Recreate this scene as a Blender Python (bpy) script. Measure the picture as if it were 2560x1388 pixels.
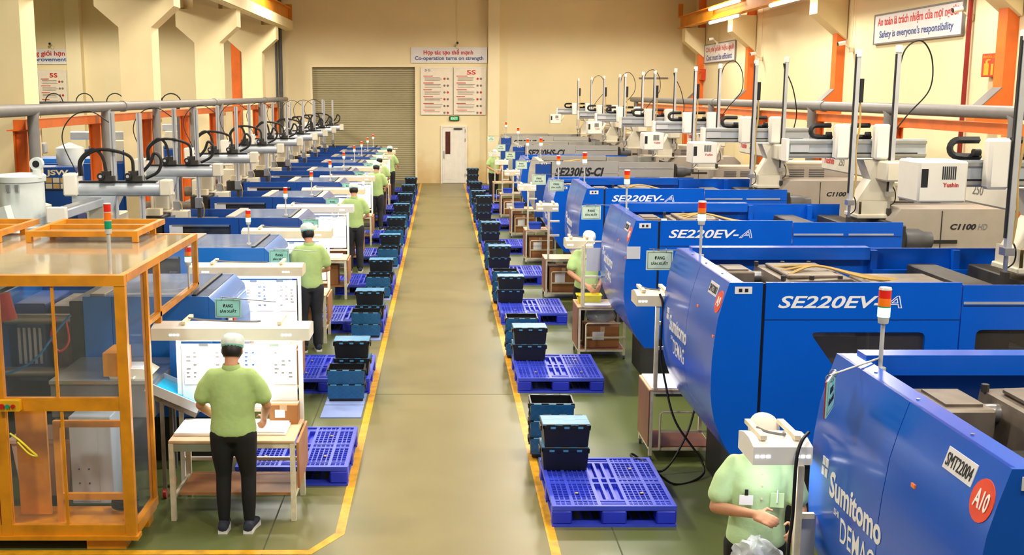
import bpy, math, random
from mathutils import Vector, Matrix
from math import sin, cos, pi, radians, sqrt

# ------------------------------------------------------------------ scene, camera, light
for _o in list(bpy.data.objects):
    bpy.data.objects.remove(_o)
scene = bpy.context.scene
COL = scene.collection
rnd = random.Random(7)

FPX, CXP, CYP, HCAM = 2750.0, 1105.0, 694.0, 3.45     # focal length in pixels of the 2560 px wide frame
PITCH = math.atan(462 / 2750)
cam_data = bpy.data.cameras.new('camera')
cam_data.sensor_width = 36
cam_data.lens = FPX / 2560 * 36
cam_data.shift_x = (1280 - CXP) / 2560
cam_data.clip_end = 200
cam = bpy.data.objects.new('camera', cam_data)
cam.location = (0, 0, HCAM)
cam.rotation_euler = (pi / 2 - PITCH, 0, 0)
COL.objects.link(cam)
scene.camera = cam

world = bpy.data.worlds.new('hall_air')
scene.world = world
world.use_nodes = True
world.node_tree.nodes['Background'].inputs[0].default_value = (1.0, 0.97, 0.93, 1)
world.node_tree.nodes['Background'].inputs[1].default_value = 0.22

def area_light(name, loc, sx, sy, watts, color=(1, 0.94, 0.84), rot=(0, 0, 0)):
    d = bpy.data.lights.new(name, 'AREA')
    d.shape = 'RECTANGLE'
    d.size, d.size_y, d.energy, d.color = sx, sy, watts, color
    o = bpy.data.objects.new(name, d)
    o.location, o.rotation_euler = loc, rot
    COL.objects.link(o)
    return o

# rows of ceiling battens hanging under the roof, running the length of the hall
for _x, _w in ((-3.3, 380), (3.6, 380)):
    area_light('ceiling_batten_row', (_x, 17.5, 7.0), 0.45, 36.0, _w)
# high-bay lamps: reflectors that cut the light off just above the crane beams
for _x in (-12.0, -4.2, 2.6, 7.4):
    for _y in ((3.0, 11.0, 19.0, 27.0, 35.5) if _x > -10 else (22.0, 29.0, 36.0)):
        _d = bpy.data.lights.new('high_bay_lamp', 'SPOT')
        _d.energy, _d.spot_size, _d.spot_blend, _d.shadow_soft_size, _d.color = (780 if _x > -10 else 1500), radians(162), 0.25, 0.35, (1, .93, .80)
        _o = bpy.data.objects.new('high_bay_lamp', _d)
        _o.location = (_x, _y, 7.1)
        COL.objects.link(_o)

scene.view_settings.view_transform = 'Standard'
scene.view_settings.look = 'None'
scene.view_settings.gamma = 1
scene.view_settings.use_curve_mapping = False
scene.view_settings.exposure = 0.12

# ------------------------------------------------------------------ materials
def lin(h):
    h = h.lstrip('#')
    out = []
    for i in (0, 2, 4):
        c = int(h[i:i + 2], 16) / 255
        out.append(c / 12.92 if c <= 0.04045 else ((c + 0.055) / 1.055) ** 2.4)
    return tuple(out) + (1,)

def mat(name, col, rough=0.5, metal=0.0, var=0.12, scale=6.0, bump=0.0, bscale=40.0, coat=0.0,
        alpha=1.0, emit=None, estr=0.0, trans=0.0, col2=None, spec=0.5):
    m = bpy.data.materials.new(name)
    m.use_nodes = True
    nt = m.node_tree
    b = nt.nodes['Principled BSDF']
    tc = nt.nodes.new('ShaderNodeTexCoord')
    nz = nt.nodes.new('ShaderNodeTexNoise')
    nz.inputs['Scale'].default_value = scale
    nz.inputs['Detail'].default_value = 5
    nt.links.new(tc.outputs['Object'], nz.inputs['Vector'])
    cr = nt.nodes.new('ShaderNodeValToRGB')
    c1 = lin(col)
    if col2:
        c2 = lin(col2)
    else:
        c2 = tuple(max(0, v * (1 - 2 * var)) for v in c1[:3]) + (1,)
    cr.color_ramp.elements[0].color, cr.color_ramp.elements[1].color = c2, c1
    cr.color_ramp.elements[0].position, cr.color_ramp.elements[1].position = 0.3, 0.6
    nt.links.new(nz.outputs['Fac'], cr.inputs['Fac'])
    nt.links.new(cr.outputs['Color'], b.inputs['Base Color'])
    b.inputs['Roughness'].default_value = rough
    b.inputs['Metallic'].default_value = metal
    b.inputs['Coat Weight'].default_value = coat
    b.inputs['Coat Roughness'].default_value = 0.08
    b.inputs['Alpha'].default_value = alpha
    b.inputs['Transmission Weight'].default_value = trans
    b.inputs['Specular IOR Level'].default_value = spec
    if emit:
        b.inputs['Emission Color'].default_value = lin(emit)
        b.inputs['Emission Strength'].default_value = estr
    if bump:
        n2 = nt.nodes.new('ShaderNodeTexNoise')
        n2.inputs['Scale'].default_value = bscale
        nt.links.new(tc.outputs['Object'], n2.inputs['Vector'])
        bp = nt.nodes.new('ShaderNodeBump')
        bp.inputs['Strength'].default_value = bump
        bp.inputs['Distance'].default_value = 0.01
        nt.links.new(n2.outputs['Fac'], bp.inputs['Height'])
        nt.links.new(bp.outputs['Normal'], b.inputs['Normal'])
    return m

M = {}
def dm(k, *a, **kw):
    M[k] = mat(k, *a, **kw)
dm('wall', '#f0e1b6', 0.8, var=0.03, scale=0.6, bump=0.05)
dm('wall_trim', '#f3e6bf', 0.75, var=0.03, scale=0.8)
dm('ceiling', '#b98a4a', 0.9)
dm('yellow_line', '#f5b21c', 0.45, var=0.18, scale=9)
dm('joint', '#4c5136', 0.8)
dm('shutter', '#a89f7d', 0.6, metal=0.1, var=0.04, scale=1.0)
dm('door_white', '#eeeae0', 0.45, var=0.03)
dm('brown_glass', '#5a2a22', 0.25)
dm('board_white', '#e6e4e6', 0.35, var=0.02)
dm('board_cream', '#eee3d0', 0.35, var=0.03)
dm('ink_red', '#c5281f', 0.5, var=0.05)
dm('ink_blue', '#2f4f8d', 0.5, var=0.05)
dm('ink_grey', '#7e7870', 0.5)
dm('ink_black', '#14161c', 0.5)
dm('ink_white', '#f4f4f4', 0.4, var=0.02)
dm('exit_green', '#0fae62', 0.4, emit='#10c070', estr=0.5)
dm('orange', '#f57722', 0.45, var=0.10, scale=3, coat=0.2)
dm('crane_amber', '#e3921c', 0.5, var=0.10, scale=2)
dm('pipe_grey', '#7d7a78', 0.5, var=0.06)
dm('pipe_dark', '#55565a', 0.5)
dm('red_pipe', '#8a1a12', 0.4)
dm('concrete_cream', '#f0dfb0', 0.8, var=0.04, scale=1.2)
dm('tube_light', '#ffffff', 0.4, emit='#fff4d8', estr=9)
dm('blue_bright', '#0a5ace', 0.22, var=0.05, scale=1.5, coat=0.12, spec=0.3)
dm('plexi_smoke', '#4a4640', 0.06, alpha=0.38, var=0.05)
dm('blue_navy', '#0f4496', 0.35, var=0.07, scale=1.5, coat=0.4)
dm('blue_left', '#1c72cc', 0.35, var=0.06, scale=1.5, coat=0.4)
dm('machine_grey', '#a2a09a', 0.4, var=0.04, scale=1.5, coat=0.2)
dm('machine_taupe', '#a59b8f', 0.45, var=0.04)
dm('dark_iron', '#3a3732', 0.55, metal=0.3, var=0.2, scale=8)
dm('oily_steel', '#7b6f60', 0.45, metal=0.3, var=0.2, scale=7)
dm('black', '#17181b', 0.5, var=0.1)
dm('rubber', '#101013', 0.55)
dm('steel', '#b9bcc0', 0.28, metal=0.85, var=0.06)
dm('silver', '#c9ccd1', 0.35, metal=0.45, var=0.05)
dm('robot_white', '#ece8dc', 0.4, var=0.04, scale=3)
dm('robot_beige', '#d9d2bd', 0.45, var=0.06, scale=3)
dm('beam_grey', '#b8bfc6', 0.35, metal=0.25, var=0.06)
dm('cable_tan', '#c9a760', 0.5)
dm('window_dark', '#3d3b38', 0.12, var=0.3, scale=5, coat=0.4)
dm('pallet', '#2437d8', 0.4, var=0.10, scale=4)
dm('pallet_deck', '#3d50dc', 0.4, var=0.10, scale=6)
dm('mat_blue', '#8b9fd6', 0.6, var=0.06, bump=0.2, bscale=90)
dm('crate_black', '#16181d', 0.4, var=0.15)
dm('crate_blue', '#4593c2', 0.4, var=0.10, scale=12)
dm('crate_blue_deep', '#1f6398', 0.4, var=0.1, scale=12)
dm('shirt', '#b3cf84', 0.85, var=0.06, scale=9, bump=0.25, bscale=25)
dm('shirt_mint', '#c6e6ac', 0.85, var=0.05, scale=9, bump=0.25, bscale=25)
dm('trousers', '#0d0d10', 0.8, var=0.1)
dm('jeans', '#2b2c31', 0.85, var=0.2)
dm('skin', '#c78f6d', 0.55, var=0.05, spec=0.35)
dm('hair', '#15100e', 0.5)
dm('cap_white', '#e9ede8', 0.8, var=0.05, col2='#c8d8d2', scale=16)
dm('cap_mint', '#7cc3b4', 0.8, var=0.12, scale=20)
dm('cap_beige', '#e6ddcf', 0.8, var=0.03)
dm('shoe', '#2a3040', 0.7)
dm('shoe_sole', '#e8e6e2', 0.6)
dm('eye', '#120d0b', 0.2)
dm('lips', '#a45a4c', 0.5)
dm('wood_ply', '#b8814f', 0.5, var=0.12, scale=5)
dm('wood_top', '#d9b48c', 0.45, var=0.08, scale=4)
dm('plywood_dark', '#8c5b44', 0.55, var=0.15, scale=4)
dm('frame_cream', '#e6dcbf', 0.45, var=0.10, scale=14)
dm('frame_white', '#efeee6', 0.4, var=0.05, scale=14)
dm('lamp_white', '#f2f0ea', 0.4, var=0.02)
dm('lamp_cream', '#ecdfc0', 0.5, var=0.05)
dm('lamp_glow', '#ffffff', 0.4, emit='#f4f8ff', estr=5)
dm('paper', '#f7f7f7', 0.7, var=0.01)
dm('paper_grey', '#c9cbd6', 0.6, var=0.03)
dm('carton', '#a8713f', 0.8, var=0.08, scale=3)
dm('sign_mint', '#93d6cc', 0.4, var=0.04)
dm('sign_pale', '#cfe6cf', 0.4, var=0.04)
dm('sign_red', '#c7232a', 0.45)
dm('sign_orange', '#ee4a1c', 0.4)
dm('fire_sign', '#d8401a', 0.5)
dm('fire_yellow', '#f3a91e', 0.5)
dm('bag_clear', '#dfe6ea', 0.2, alpha=0.55, var=0.1, scale=12, bump=0.9, bscale=14)
dm('bin_blue', '#2a55cf', 0.4)
dm('basket_yellow', '#f4e320', 0.45)
dm('cage_amber', '#e09010', 0.4, var=0.16, scale=5, coat=0.3)
dm('plexi', '#dfe9ee', 0.04, alpha=0.04, var=0.03)
dm('plexi_roof', '#d9c9a6', 0.08, alpha=0.8, var=0.12, scale=1.3, bump=0.35, bscale=1.6, coat=0.8)
dm('plexi_blue', '#9fb6e0', 0.12, alpha=0.45, var=0.08)
dm('cabinet_grey', '#aeb8c2', 0.4, var=0.03)
dm('cabinet_dark', '#77797a', 0.4)
dm('tub_pink', '#cfae98', 0.4, alpha=0.85, var=0.05)
dm('hose_blue', '#1e7fc0', 0.4)
dm('hose_red', '#d8331c', 0.4)
dm('conveyor_belt', '#1f9fd0', 0.35, var=0.08)
dm('light_red', '#d8210f', 0.25, emit='#d8210f', estr=0.15)
dm('light_amber', '#ee7412', 0.25, emit='#ee7412', estr=0.15)
dm('light_green', '#0f9b6c', 0.25)
dm('light_on', '#baffdf', 0.25, emit='#9dffd8', estr=3.5)
dm('lamp_post', '#d8d6cf', 0.4, metal=0.2)
dm('hopper_white', '#d9e2e0', 0.35, var=0.03)
dm('hopper_mint', '#9be0c4', 0.4)
dm('warn_yellow', '#f2d51c', 0.5)
dm('button_red', '#c8231c', 0.35)
dm('button_green', '#17a583', 0.35)
dm('box_yellow', '#f0b418', 0.4)

def floor_material():
    m = bpy.data.materials.new('epoxy_floor')
    m.use_nodes = True
    nt = m.node_tree
    b = nt.nodes['Principled BSDF']
    tc = nt.nodes.new('ShaderNodeTexCoord')
    sx = nt.nodes.new('ShaderNodeSeparateXYZ')
    nt.links.new(tc.outputs['Object'], sx.inputs[0])
    # worn tan paint in the walked aisle, greener paint towards the machines
    ab = nt.nodes.new('ShaderNodeMath'); ab.operation = 'ABSOLUTE'
    nt.links.new(sx.outputs['X'], ab.inputs[0])
    nz = nt.nodes.new('ShaderNodeTexNoise')
    nz.inputs['Scale'].default_value = 0.55
    nz.inputs['Detail'].default_value = 4
    nt.links.new(tc.outputs['Object'], nz.inputs['Vector'])
    ml = nt.nodes.new('ShaderNodeMath'); ml.operation = 'MULTIPLY_ADD'
    ml.inputs[1].default_value = 1.6; ml.inputs[2].default_value = -0.8
    nt.links.new(nz.outputs['Fac'], ml.inputs[0])
    ad = nt.nodes.new('ShaderNodeMath'); ad.operation = 'ADD'
    nt.links.new(ab.outputs[0], ad.inputs[0]); nt.links.new(ml.outputs[0], ad.inputs[1])
    mr = nt.nodes.new('ShaderNodeMapRange')
    mr.inputs['From Min'].default_value = 0.55; mr.inputs['From Max'].default_value = 1.5
    nt.links.new(ad.outputs[0], mr.inputs['Value'])
    mx = nt.nodes.new('ShaderNodeMix'); mx.data_type = 'RGBA'
    nt.links.new(mr.outputs['Result'], mx.inputs['Factor'])
    mx.inputs['A'].default_value = lin('#877c51'); mx.inputs['B'].default_value = lin('#616b3c')
    n2 = nt.nodes.new('ShaderNodeTexNoise')
    n2.inputs['Scale'].default_value = 1.3; n2.inputs['Detail'].default_value = 6; n2.inputs['Roughness'].default_value = .65
    nt.links.new(tc.outputs['Object'], n2.inputs['Vector'])
    m2 = nt.nodes.new('ShaderNodeMix'); m2.data_type = 'RGBA'; m2.blend_type = 'OVERLAY'
    m2.inputs['Factor'].default_value = 0.16
    nt.links.new(mx.outputs['Result'], m2.inputs['A']); nt.links.new(n2.outputs['Fac'], m2.inputs['B'])
    nt.links.new(m2.outputs['Result'], b.inputs['Base Color'])
    rr = nt.nodes.new('ShaderNodeMapRange')
    rr.inputs['To Min'].default_value = 0.30; rr.inputs['To Max'].default_value = 0.46
    b.inputs['Specular IOR Level'].default_value = 0.35
    nt.links.new(n2.outputs['Fac'], rr.inputs['Value'])
    nt.links.new(rr.outputs['Result'], b.inputs['Roughness'])
    return m
M['floor'] = floor_material()
def stain_walls():
    # brownish scuffs and damp stains low on the painted wall
    nt = M['wall'].node_tree
    b = nt.nodes['Principled BSDF']
    src = b.inputs['Base Color'].links[0].from_socket
    tc = nt.nodes.new('ShaderNodeTexCoord'); sx = nt.nodes.new('ShaderNodeSeparateXYZ')
    nt.links.new(tc.outputs['Object'], sx.inputs[0])
    nz = nt.nodes.new('ShaderNodeTexNoise'); nz.inputs['Scale'].default_value = 1.6; nz.inputs['Detail'].default_value = 7
    nt.links.new(tc.outputs['Object'], nz.inputs['Vector'])
    ad = nt.nodes.new('ShaderNodeMath'); ad.operation = 'MULTIPLY_ADD'; ad.inputs[1].default_value = -0.42; ad.inputs[2].default_value = 0.55
    nt.links.new(sx.outputs['Z'], ad.inputs[0])
    a2 = nt.nodes.new('ShaderNodeMath'); a2.operation = 'ADD'
    nt.links.new(ad.outputs[0], a2.inputs[0]); nt.links.new(nz.outputs['Fac'], a2.inputs[1])
    mr = nt.nodes.new('ShaderNodeMapRange'); mr.inputs['From Min'].default_value = .52; mr.inputs['From Max'].default_value = 1.0; mr.inputs['To Max'].default_value = .6
    nt.links.new(a2.outputs[0], mr.inputs['Value'])
    mx = nt.nodes.new('ShaderNodeMix'); mx.data_type = 'RGBA'
    nt.links.new(mr.outputs['Result'], mx.inputs['Factor']); nt.links.new(src, mx.inputs['A'])
    mx.inputs['B'].default_value = lin('#c79a4e')
    nt.links.new(mx.outputs['Result'], b.inputs['Base Color'])
stain_walls()

# ------------------------------------------------------------------ mesh builder
class MB:
    def __init__(s):
        s.v, s.f = [], []
    def add(s, vs, fs):
        n = len(s.v)
        s.v += [tuple(p) for p in vs]
        s.f += [tuple(i + n for i in q) for q in fs]
        return s
    def box(s, x0, x1, y0, y1, z0, z1, bev=0.0):
        if x1 < x0: x0, x1 = x1, x0
        if y1 < y0: y0, y1 = y1, y0
        if z1 < z0: z0, z1 = z1, z0
        bev = min(bev, (x1 - x0) * .45, (y1 - y0) * .45, (z1 - z0) * .45)
        if bev <= 0:
            vs = [(x, y, z) for z in (z0, z1) for y in (y0, y1) for x in (x0, x1)]
            return s.add(vs, [(0, 2, 3, 1), (4, 5, 7, 6), (0, 1, 5, 4), (2, 6, 7, 3), (0, 4, 6, 2), (1, 3, 7, 5)])
        X, Y, Z = (x0, x1), (y0, y1), (z0, z1)
        idx, vs = {}, []
        for i in (0, 1):
            for j in (0, 1):
                for k in (0, 1):
                    di, dj, dk = (bev if i == 0 else -bev), (bev if j == 0 else -bev), (bev if k == 0 else -bev)
                    for ax, p in (('x', (X[i], Y[j] + dj, Z[k] + dk)), ('y', (X[i] + di, Y[j], Z[k] + dk)), ('z', (X[i] + di, Y[j] + dj, Z[k]))):
                        idx[(i, j, k, ax)] = len(vs); vs.append(p)
        fs = []
        for i in (0, 1):
            fs.append(tuple(idx[(i, j, k, 'x')] for j, k in ((0, 0), (1, 0), (1, 1), (0, 1))))
            fs.append(tuple(idx[(j, i, k, 'y')] for j, k in ((0, 0), (1, 0), (1, 1), (0, 1))))
            fs.append(tuple(idx[(j, k, i, 'z')] for j, k in ((0, 0), (1, 0), (1, 1), (0, 1))))
        for a in (0, 1):
            for c in (0, 1):
                fs.append((idx[(0, a, c, 'y')], idx[(1, a, c, 'y')], idx[(1, a, c, 'z')], idx[(0, a, c, 'z')]))
                fs.append((idx[(a, 0, c, 'x')], idx[(a, 1, c, 'x')], idx[(a, 1, c, 'z')], idx[(a, 0, c, 'z')]))
                fs.append((idx[(a, c, 0, 'x')], idx[(a, c, 1, 'x')], idx[(a, c, 1, 'y')], idx[(a, c, 0, 'y')]))
                for k in (0, 1):
                    fs.append((idx[(a, c, k, 'x')], idx[(a, c, k, 'y')], idx[(a, c, k, 'z')]))
        return s.add(vs, fs)
    def cb(s, c, d, bev=0.0, rot=None):
        """box by centre and size, optionally turned by a matrix"""
        if rot is None:
            return s.box(c[0] - d[0] / 2, c[0] + d[0] / 2, c[1] - d[1] / 2, c[1] + d[1] / 2, c[2] - d[2] / 2, c[2] + d[2] / 2, bev)
        t = MB().box(-d[0] / 2, d[0] / 2, -d[1] / 2, d[1] / 2, -d[2] / 2, d[2] / 2, bev)
        return s.add([Vector(c) + rot @ Vector(p) for p in t.v], t.f)
    def bar(s, p, q, w, h=None, up=(0, 0, 1)):
        p, q = Vector(p), Vector(q)
        h = h or w
        d = (q - p)
        L = d.length
        d.normalize()
        u = Vector(up)
        if abs(d.dot(u)) > 0.98: u = Vector((0, 1, 0))
        a = d.cross(u).normalized(); b = a.cross(d).normalized()
        R = Matrix((a, d, b)).transposed()
        return s.cb((p + q) / 2, (w, L, h), 0, R)
    def cyl(s, p, q, r, r2=None, n=12, cap=True):
        p, q = Vector(p), Vector(q)
        r2 = r if r2 is None else r2
        d = (q - p).normalized()
        u = Vector((0, 0, 1)) if abs(d.z) < 0.9 else Vector((1, 0, 0))
        a = d.cross(u).normalized(); b = d.cross(a)
        vs = []
        for c, rr in ((p, r), (q, r2)):
            for i in range(n):
                t = 2 * pi * i / n
                vs.append(c + (a * cos(t) + b * sin(t)) * rr)
        fs = [(i, (i + 1) % n, n + (i + 1) % n, n + i) for i in range(n)]
        if cap:
            fs += [tuple(range(n - 1, -1, -1)), tuple(range(n, 2 * n))]
        return s.add(vs, fs)
    def tube(s, pts, r, n=6):
        P = [Vector(p) for p in pts]
        rs = r if isinstance(r, (list, tuple)) else [r] * len(P)
        T = []
        for i in range(len(P)):
            T.append((P[min(i + 1, len(P) - 1)] - P[max(i - 1, 0)]).normalized())
        u = Vector((0, 0, 1)) if abs(T[0].z) < 0.9 else Vector((1, 0, 0))
        a = T[0].cross(u).normalized()
        vs = []
        for i, p in enumerate(P):
            a = (a - T[i] * a.dot(T[i])).normalized()
            b = T[i].cross(a)
            for k in range(n):
                t = 2 * pi * k / n
                vs.append(p + (a * cos(t) + b * sin(t)) * rs[i])
        fs = []
        for i in range(len(P) - 1):
            for k in range(n):
                fs.append((i * n + k, i * n + (k + 1) % n, (i + 1) * n + (k + 1) % n, (i + 1) * n + k))
        fs += [tuple(range(n - 1, -1, -1)), tuple(range((len(P) - 1) * n, len(P) * n))]
        return s.add(vs, fs)
    def prism(s, poly, axis, a0, a1):
        """polygon in the other two axes (in xyz order), extruded along axis"""
        n = len(poly)
        def pt(u, v, w):
            return (w, u, v) if axis == 'x' else (u, w, v) if axis == 'y' else (u, v, w)
        vs = [pt(u, v, a0) for u, v in poly] + [pt(u, v, a1) for u, v in poly]
        fs = [tuple(range(n - 1, -1, -1)), tuple(range(n, 2 * n))]
        fs += [(i, (i + 1) % n, n + (i + 1) % n, n + i) for i in range(n)]
        return s.add(vs, fs)
    def lathe(s, prof, c=(0, 0, 0), n=20, ax='z'):
        vs = []
        for r, z in prof:
            for i in range(n):
                t = 2 * pi * i / n
                p = (r * cos(t), r * sin(t), z)
                if ax == 'y': p = (p[0], p[2], p[1])
                if ax == 'x': p = (p[2], p[0], p[1])
                vs.append((c[0] + p[0], c[1] + p[1], c[2] + p[2]))
        fs = []
        for j in range(len(prof) - 1):
            for i in range(n):
                fs.append((j * n + i, j * n + (i + 1) % n, (j + 1) * n + (i + 1) % n, (j + 1) * n + i))
        fs += [tuple(range(n - 1, -1, -1)), tuple(range((len(prof) - 1) * n, len(prof) * n))]
        return s.add(vs, fs)
    def loft(s, rings, n=14):
        """rings: (centre, rx, ry[, matrix]) ellipses joined into a closed body"""
        vs = []
        for rg in rings:
            c, rx, ry = Vector(rg[0]), rg[1], rg[2]
            R = rg[3] if len(rg) > 3 else None
            for i in range(n):
                t = 2 * pi * i / n
                p = Vector((rx * cos(t), ry * sin(t), 0))
                vs.append(c + (R @ p if R else p))
        fs = []
        for j in range(len(rings) - 1):
            for i in range(n):
                fs.append((j * n + i, j * n + (i + 1) % n, (j + 1) * n + (i + 1) % n, (j + 1) * n + i))
        fs += [tuple(range(n - 1, -1, -1)), tuple(range((len(rings) - 1) * n, len(rings) * n))]
        return s.add(vs, fs)
    def limb(s, pts, rs, n=10):
        """tapered limb with rounded ends through the points"""
        P = [Vector(p) for p in pts]
        d0 = (P[0] - P[1]).normalized(); d1 = (P[-1] - P[-2]).normalized()
        P2 = [P[0] + d0 * rs[0] * .8, P[0] + d0 * rs[0] * .45] + P + [P[-1] + d1 * rs[-1] * .45, P[-1] + d1 * rs[-1] * .8]
        r2 = [rs[0] * .35, rs[0] * .85] + list(rs) + [rs[-1] * .85, rs[-1] * .35]
        return s.tube(P2, r2, n)
    def ball(s, c, r, n=12, m=8):
        r = r if isinstance(r, (tuple, list)) else (r, r, r)
        prof = [(max(1e-4, sin(pi * j / m)), -cos(pi * j / m)) for j in range(m + 1)]
        t = MB().lathe(prof, n=n)
        return s.add([(c[0] + p[0] * r[0], c[1] + p[1] * r[1], c[2] + p[2] * r[2]) for p in t.v], t.f)
    def move(s, d):
        s.v = [(p[0] + d[0], p[1] + d[1], p[2] + d[2]) for p in s.v]
        return s
    def turn(s, R):
        s.v = [tuple(R @ Vector(p)) for p in s.v]
        return s
    def mesh(s, name, material, smooth=True):
        me = bpy.data.meshes.new(name)
        me.from_pydata(s.v, [], s.f)
        me.materials.append(M[material] if isinstance(material, str) else material)
        if smooth:
            me.polygons.foreach_set('use_smooth', [True] * len(me.polygons))
            me.set_sharp_from_angle(angle=0.7)
        me.update()
        return me
    def build(s, name, material, parent=None, **kw):
        return put(name, s.mesh(name, material), parent, **kw)

def put(name, me, parent=None, loc=None, rz=None, label=None, cat=None, group=None, kind=None):
    o = bpy.data.objects.new(name, me)
    COL.objects.link(o)
    if parent: o.parent = parent
    if loc: o.location = loc
    if rz is not None: o.rotation_euler = (0, 0, rz)
    tag(o, label, cat, group, kind)
    return o

def tag(o, label=None, cat=None, group=None, kind=None):
    if label: o['label'] = label
    if cat: o['category'] = cat
    if group: o['group'] = group
    if kind: o['kind'] = kind
    return o

def thing(name, loc, label, cat, group=None, rz=0.0):
    o = bpy.data.objects.new(name, None)
    o.empty_display_size = 0.1
    COL.objects.link(o)
    o.location = loc
    o.rotation_euler = (0, 0, rz)
    return tag(o, label, cat, group)

def dup(root, loc=None, rz=None, label=None, parent=None):
    c = root.copy()
    COL.objects.link(c)
    if loc is not None: c.location = loc
    if rz is not None: c.rotation_euler = (0, 0, rz)
    if label: c['label'] = label
    if parent is not None: c.parent = parent
    for ch in list(root.children):
        dup(ch, parent=c)
    return c

_txt = {}
def text_verts(s, bold=0.0, shear=0.0, outline=0.0):
    """letters of the built-in font as a mesh in the xy plane"""
    key = (s, bold, shear, outline)
    if key not in _txt:
        cu = bpy.data.curves.new('t', 'FONT')
        cu.body = s
        cu.size = 1
        cu.shear = shear
        cu.offset = bold
        cu.resolution_u = 3
        if outline:
            cu.fill_mode = 'NONE'
            cu.bevel_depth = outline
            cu.bevel_resolution = 0
        else:
            cu.extrude = 0.02
        o = bpy.data.objects.new('t', cu)
        COL.objects.link(o)
        bpy.context.view_layer.update()
        me = bpy.data.meshes.new_from_object(o.evaluated_get(bpy.context.evaluated_depsgraph_get()))
        vs = [tuple(v.co) for v in me.vertices]
        fs = [tuple(p.vertices) for p in me.polygons]
        bpy.data.objects.remove(o); bpy.data.curves.remove(cu); bpy.data.meshes.remove(me)
        _txt[key] = (vs, fs)
    return _txt[key]

def lettering(s, w, h, place, material, parent, bold=0.0, shear=0.0, outline=0.0, name='lettering', depth=0.002):
    """letters stretched to w x h; place(u, v, d) gives the 3-D point (u right, v up, d out of the surface)"""
    vs, fs = text_verts(s, bold, shear, outline)
    x0, x1 = min(v[0] for v in vs), max(v[0] for v in vs)
    y0, y1 = min(v[1] for v in vs), max(v[1] for v in vs)
    z0, z1 = min(v[2] for v in vs), max(v[2] for v in vs)
    mb = MB()
    mb.add([place((v[0] - x0) / (x1 - x0) * w, (v[1] - y0) / (y1 - y0) * h, 0.001 + (v[2] - z0) / (z1 - z0) * depth) for v in vs], fs)
    me = mb.mesh(name, material, smooth=False)
    return put(name, me, parent, kind='stuff' if len(s) > 12 else None)

NTH = ['nearest', 'second nearest', 'third nearest', 'fourth nearest', 'fifth nearest', 'sixth nearest', 'seventh nearest',
       'eighth nearest', 'ninth nearest', 'tenth nearest', 'eleventh nearest']
def nth(i, n):
    return 'farthest' if i == n - 1 else NTH[i]
def arc(c, r, a0, a1, n, plane='xz'):
    out = []
    for i in range(n + 1):
        t = a0 + (a1 - a0) * i / n
        u, v = r * cos(t), r * sin(t)
        out.append((c[0] + u, c[1], c[2] + v) if plane == 'xz' else (c[0], c[1] + u, c[2] + v) if plane == 'yz' else (c[0] + u, c[1] + v, c[2]))
    return out
def smooth_path(pts, n=6):
    """Catmull-Rom curve through the points"""
    P = [Vector(p) for p in pts]
    P = [P[0] * 2 - P[1]] + P + [P[-1] * 2 - P[-2]]
    out = []
    for i in range(1, len(P) - 2):
        a, b, c, d = P[i - 1:i + 3]
        for k in range(n):
            t = k / n
            out.append(0.5 * (2 * b + (c - a) * t + (2 * a - 5 * b + 4 * c - d) * t * t + (3 * b - a - 3 * c + d) * t ** 3))
    out.append(P[-2])
    return out

# ------------------------------------------------------------------ the setting
YB, XR, XL = 42.6, 9.6, -20.0          # back wall, right wall, far left wall
SX0, SX1, SZ = -4.94, -1.03, 4.41      # roller shutter opening
fl = MB().box(XL, XR, -3, YB, -0.2, 0).build('floor', 'floor', kind='structure')
for y in (12.35, 24.6, 36.8):
    MB().box(-0.78, 0.83, y, y + 0.012, -0.01, 0.0012).build('joint', 'joint', fl)
MB().box(1.36, 1.372, 3, 42, -0.01, 0.0012).build('joint', 'joint', fl)
MB().box(-1.36, -1.372, 3, 42, -0.01, 0.0012).build('joint', 'joint', fl)
MB().box(-6, -0.9, 7.2, 7.212, -0.01, 0.0012).build('joint', 'joint', fl)

bw = MB()
bw.box(XL, SX0, YB, YB + 0.3, 0, 9).box(SX1, XR + .3, YB, YB + 0.3, 0, 9).box(SX0, SX1, YB, YB + 0.3, SZ, 9)
bw.build('wall_back', 'wall', kind='structure')
MB().box(XR, XR + 0.3, -3, YB, 0, 9).build('wall_right', 'wall', kind='structure')
MB().box(XL - .3, XL, -3, YB + .3, 0, 9).build('wall_left', 'wall', kind='structure')
MB().box(XL - .3, XR + .3, -3, YB + .3, 9, 9.2).build('ceiling', 'ceiling', kind='structure')
MB().box(1.74, 2.17, YB - 0.35, YB, 0, 9).build('trim_1', 'wall_trim', kind='structure')
MB().box(-14.15, -13.6, YB - 0.35, YB, 0, 9).build('trim_2', 'wall_trim', kind='structure')

# roller shutter: every slat rolled from one sheet, too narrow to pick apart from here
sh = MB()
n = 55
for i in range(n):
    z0, z1 = SZ * i / n, SZ * (i + 1) / n
    sh.prism([(YB + 0.16, z0), (YB + 0.135, z0 + 0.012), (YB + 0.135, z1 - 0.012), (YB + 0.16, z1)], 'x', SX0, SX1)
d2 = put('door_2', sh.mesh('door_2', 'shutter', smooth=False), kind='structure')
MB().box(SX0 - 0.08, SX0, YB - 0.02, YB + 0.05, 0, SZ + 0.06).build('frame', 'wall_trim', d2)
MB().box(SX1, SX1 + 0.08, YB - 0.02, YB + 0.05, 0, SZ + 0.06).build('frame', 'wall_trim', d2)
MB().box(SX0, SX1, YB - 0.02, YB + 0.05, SZ, SZ + 0.06).build('frame', 'wall_trim', d2)
MB().box(SX0, SX1, YB + 0.10, YB + 0.14, 0.0, 0.08).build('bottom_rail', 'pipe_grey', d2)

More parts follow.
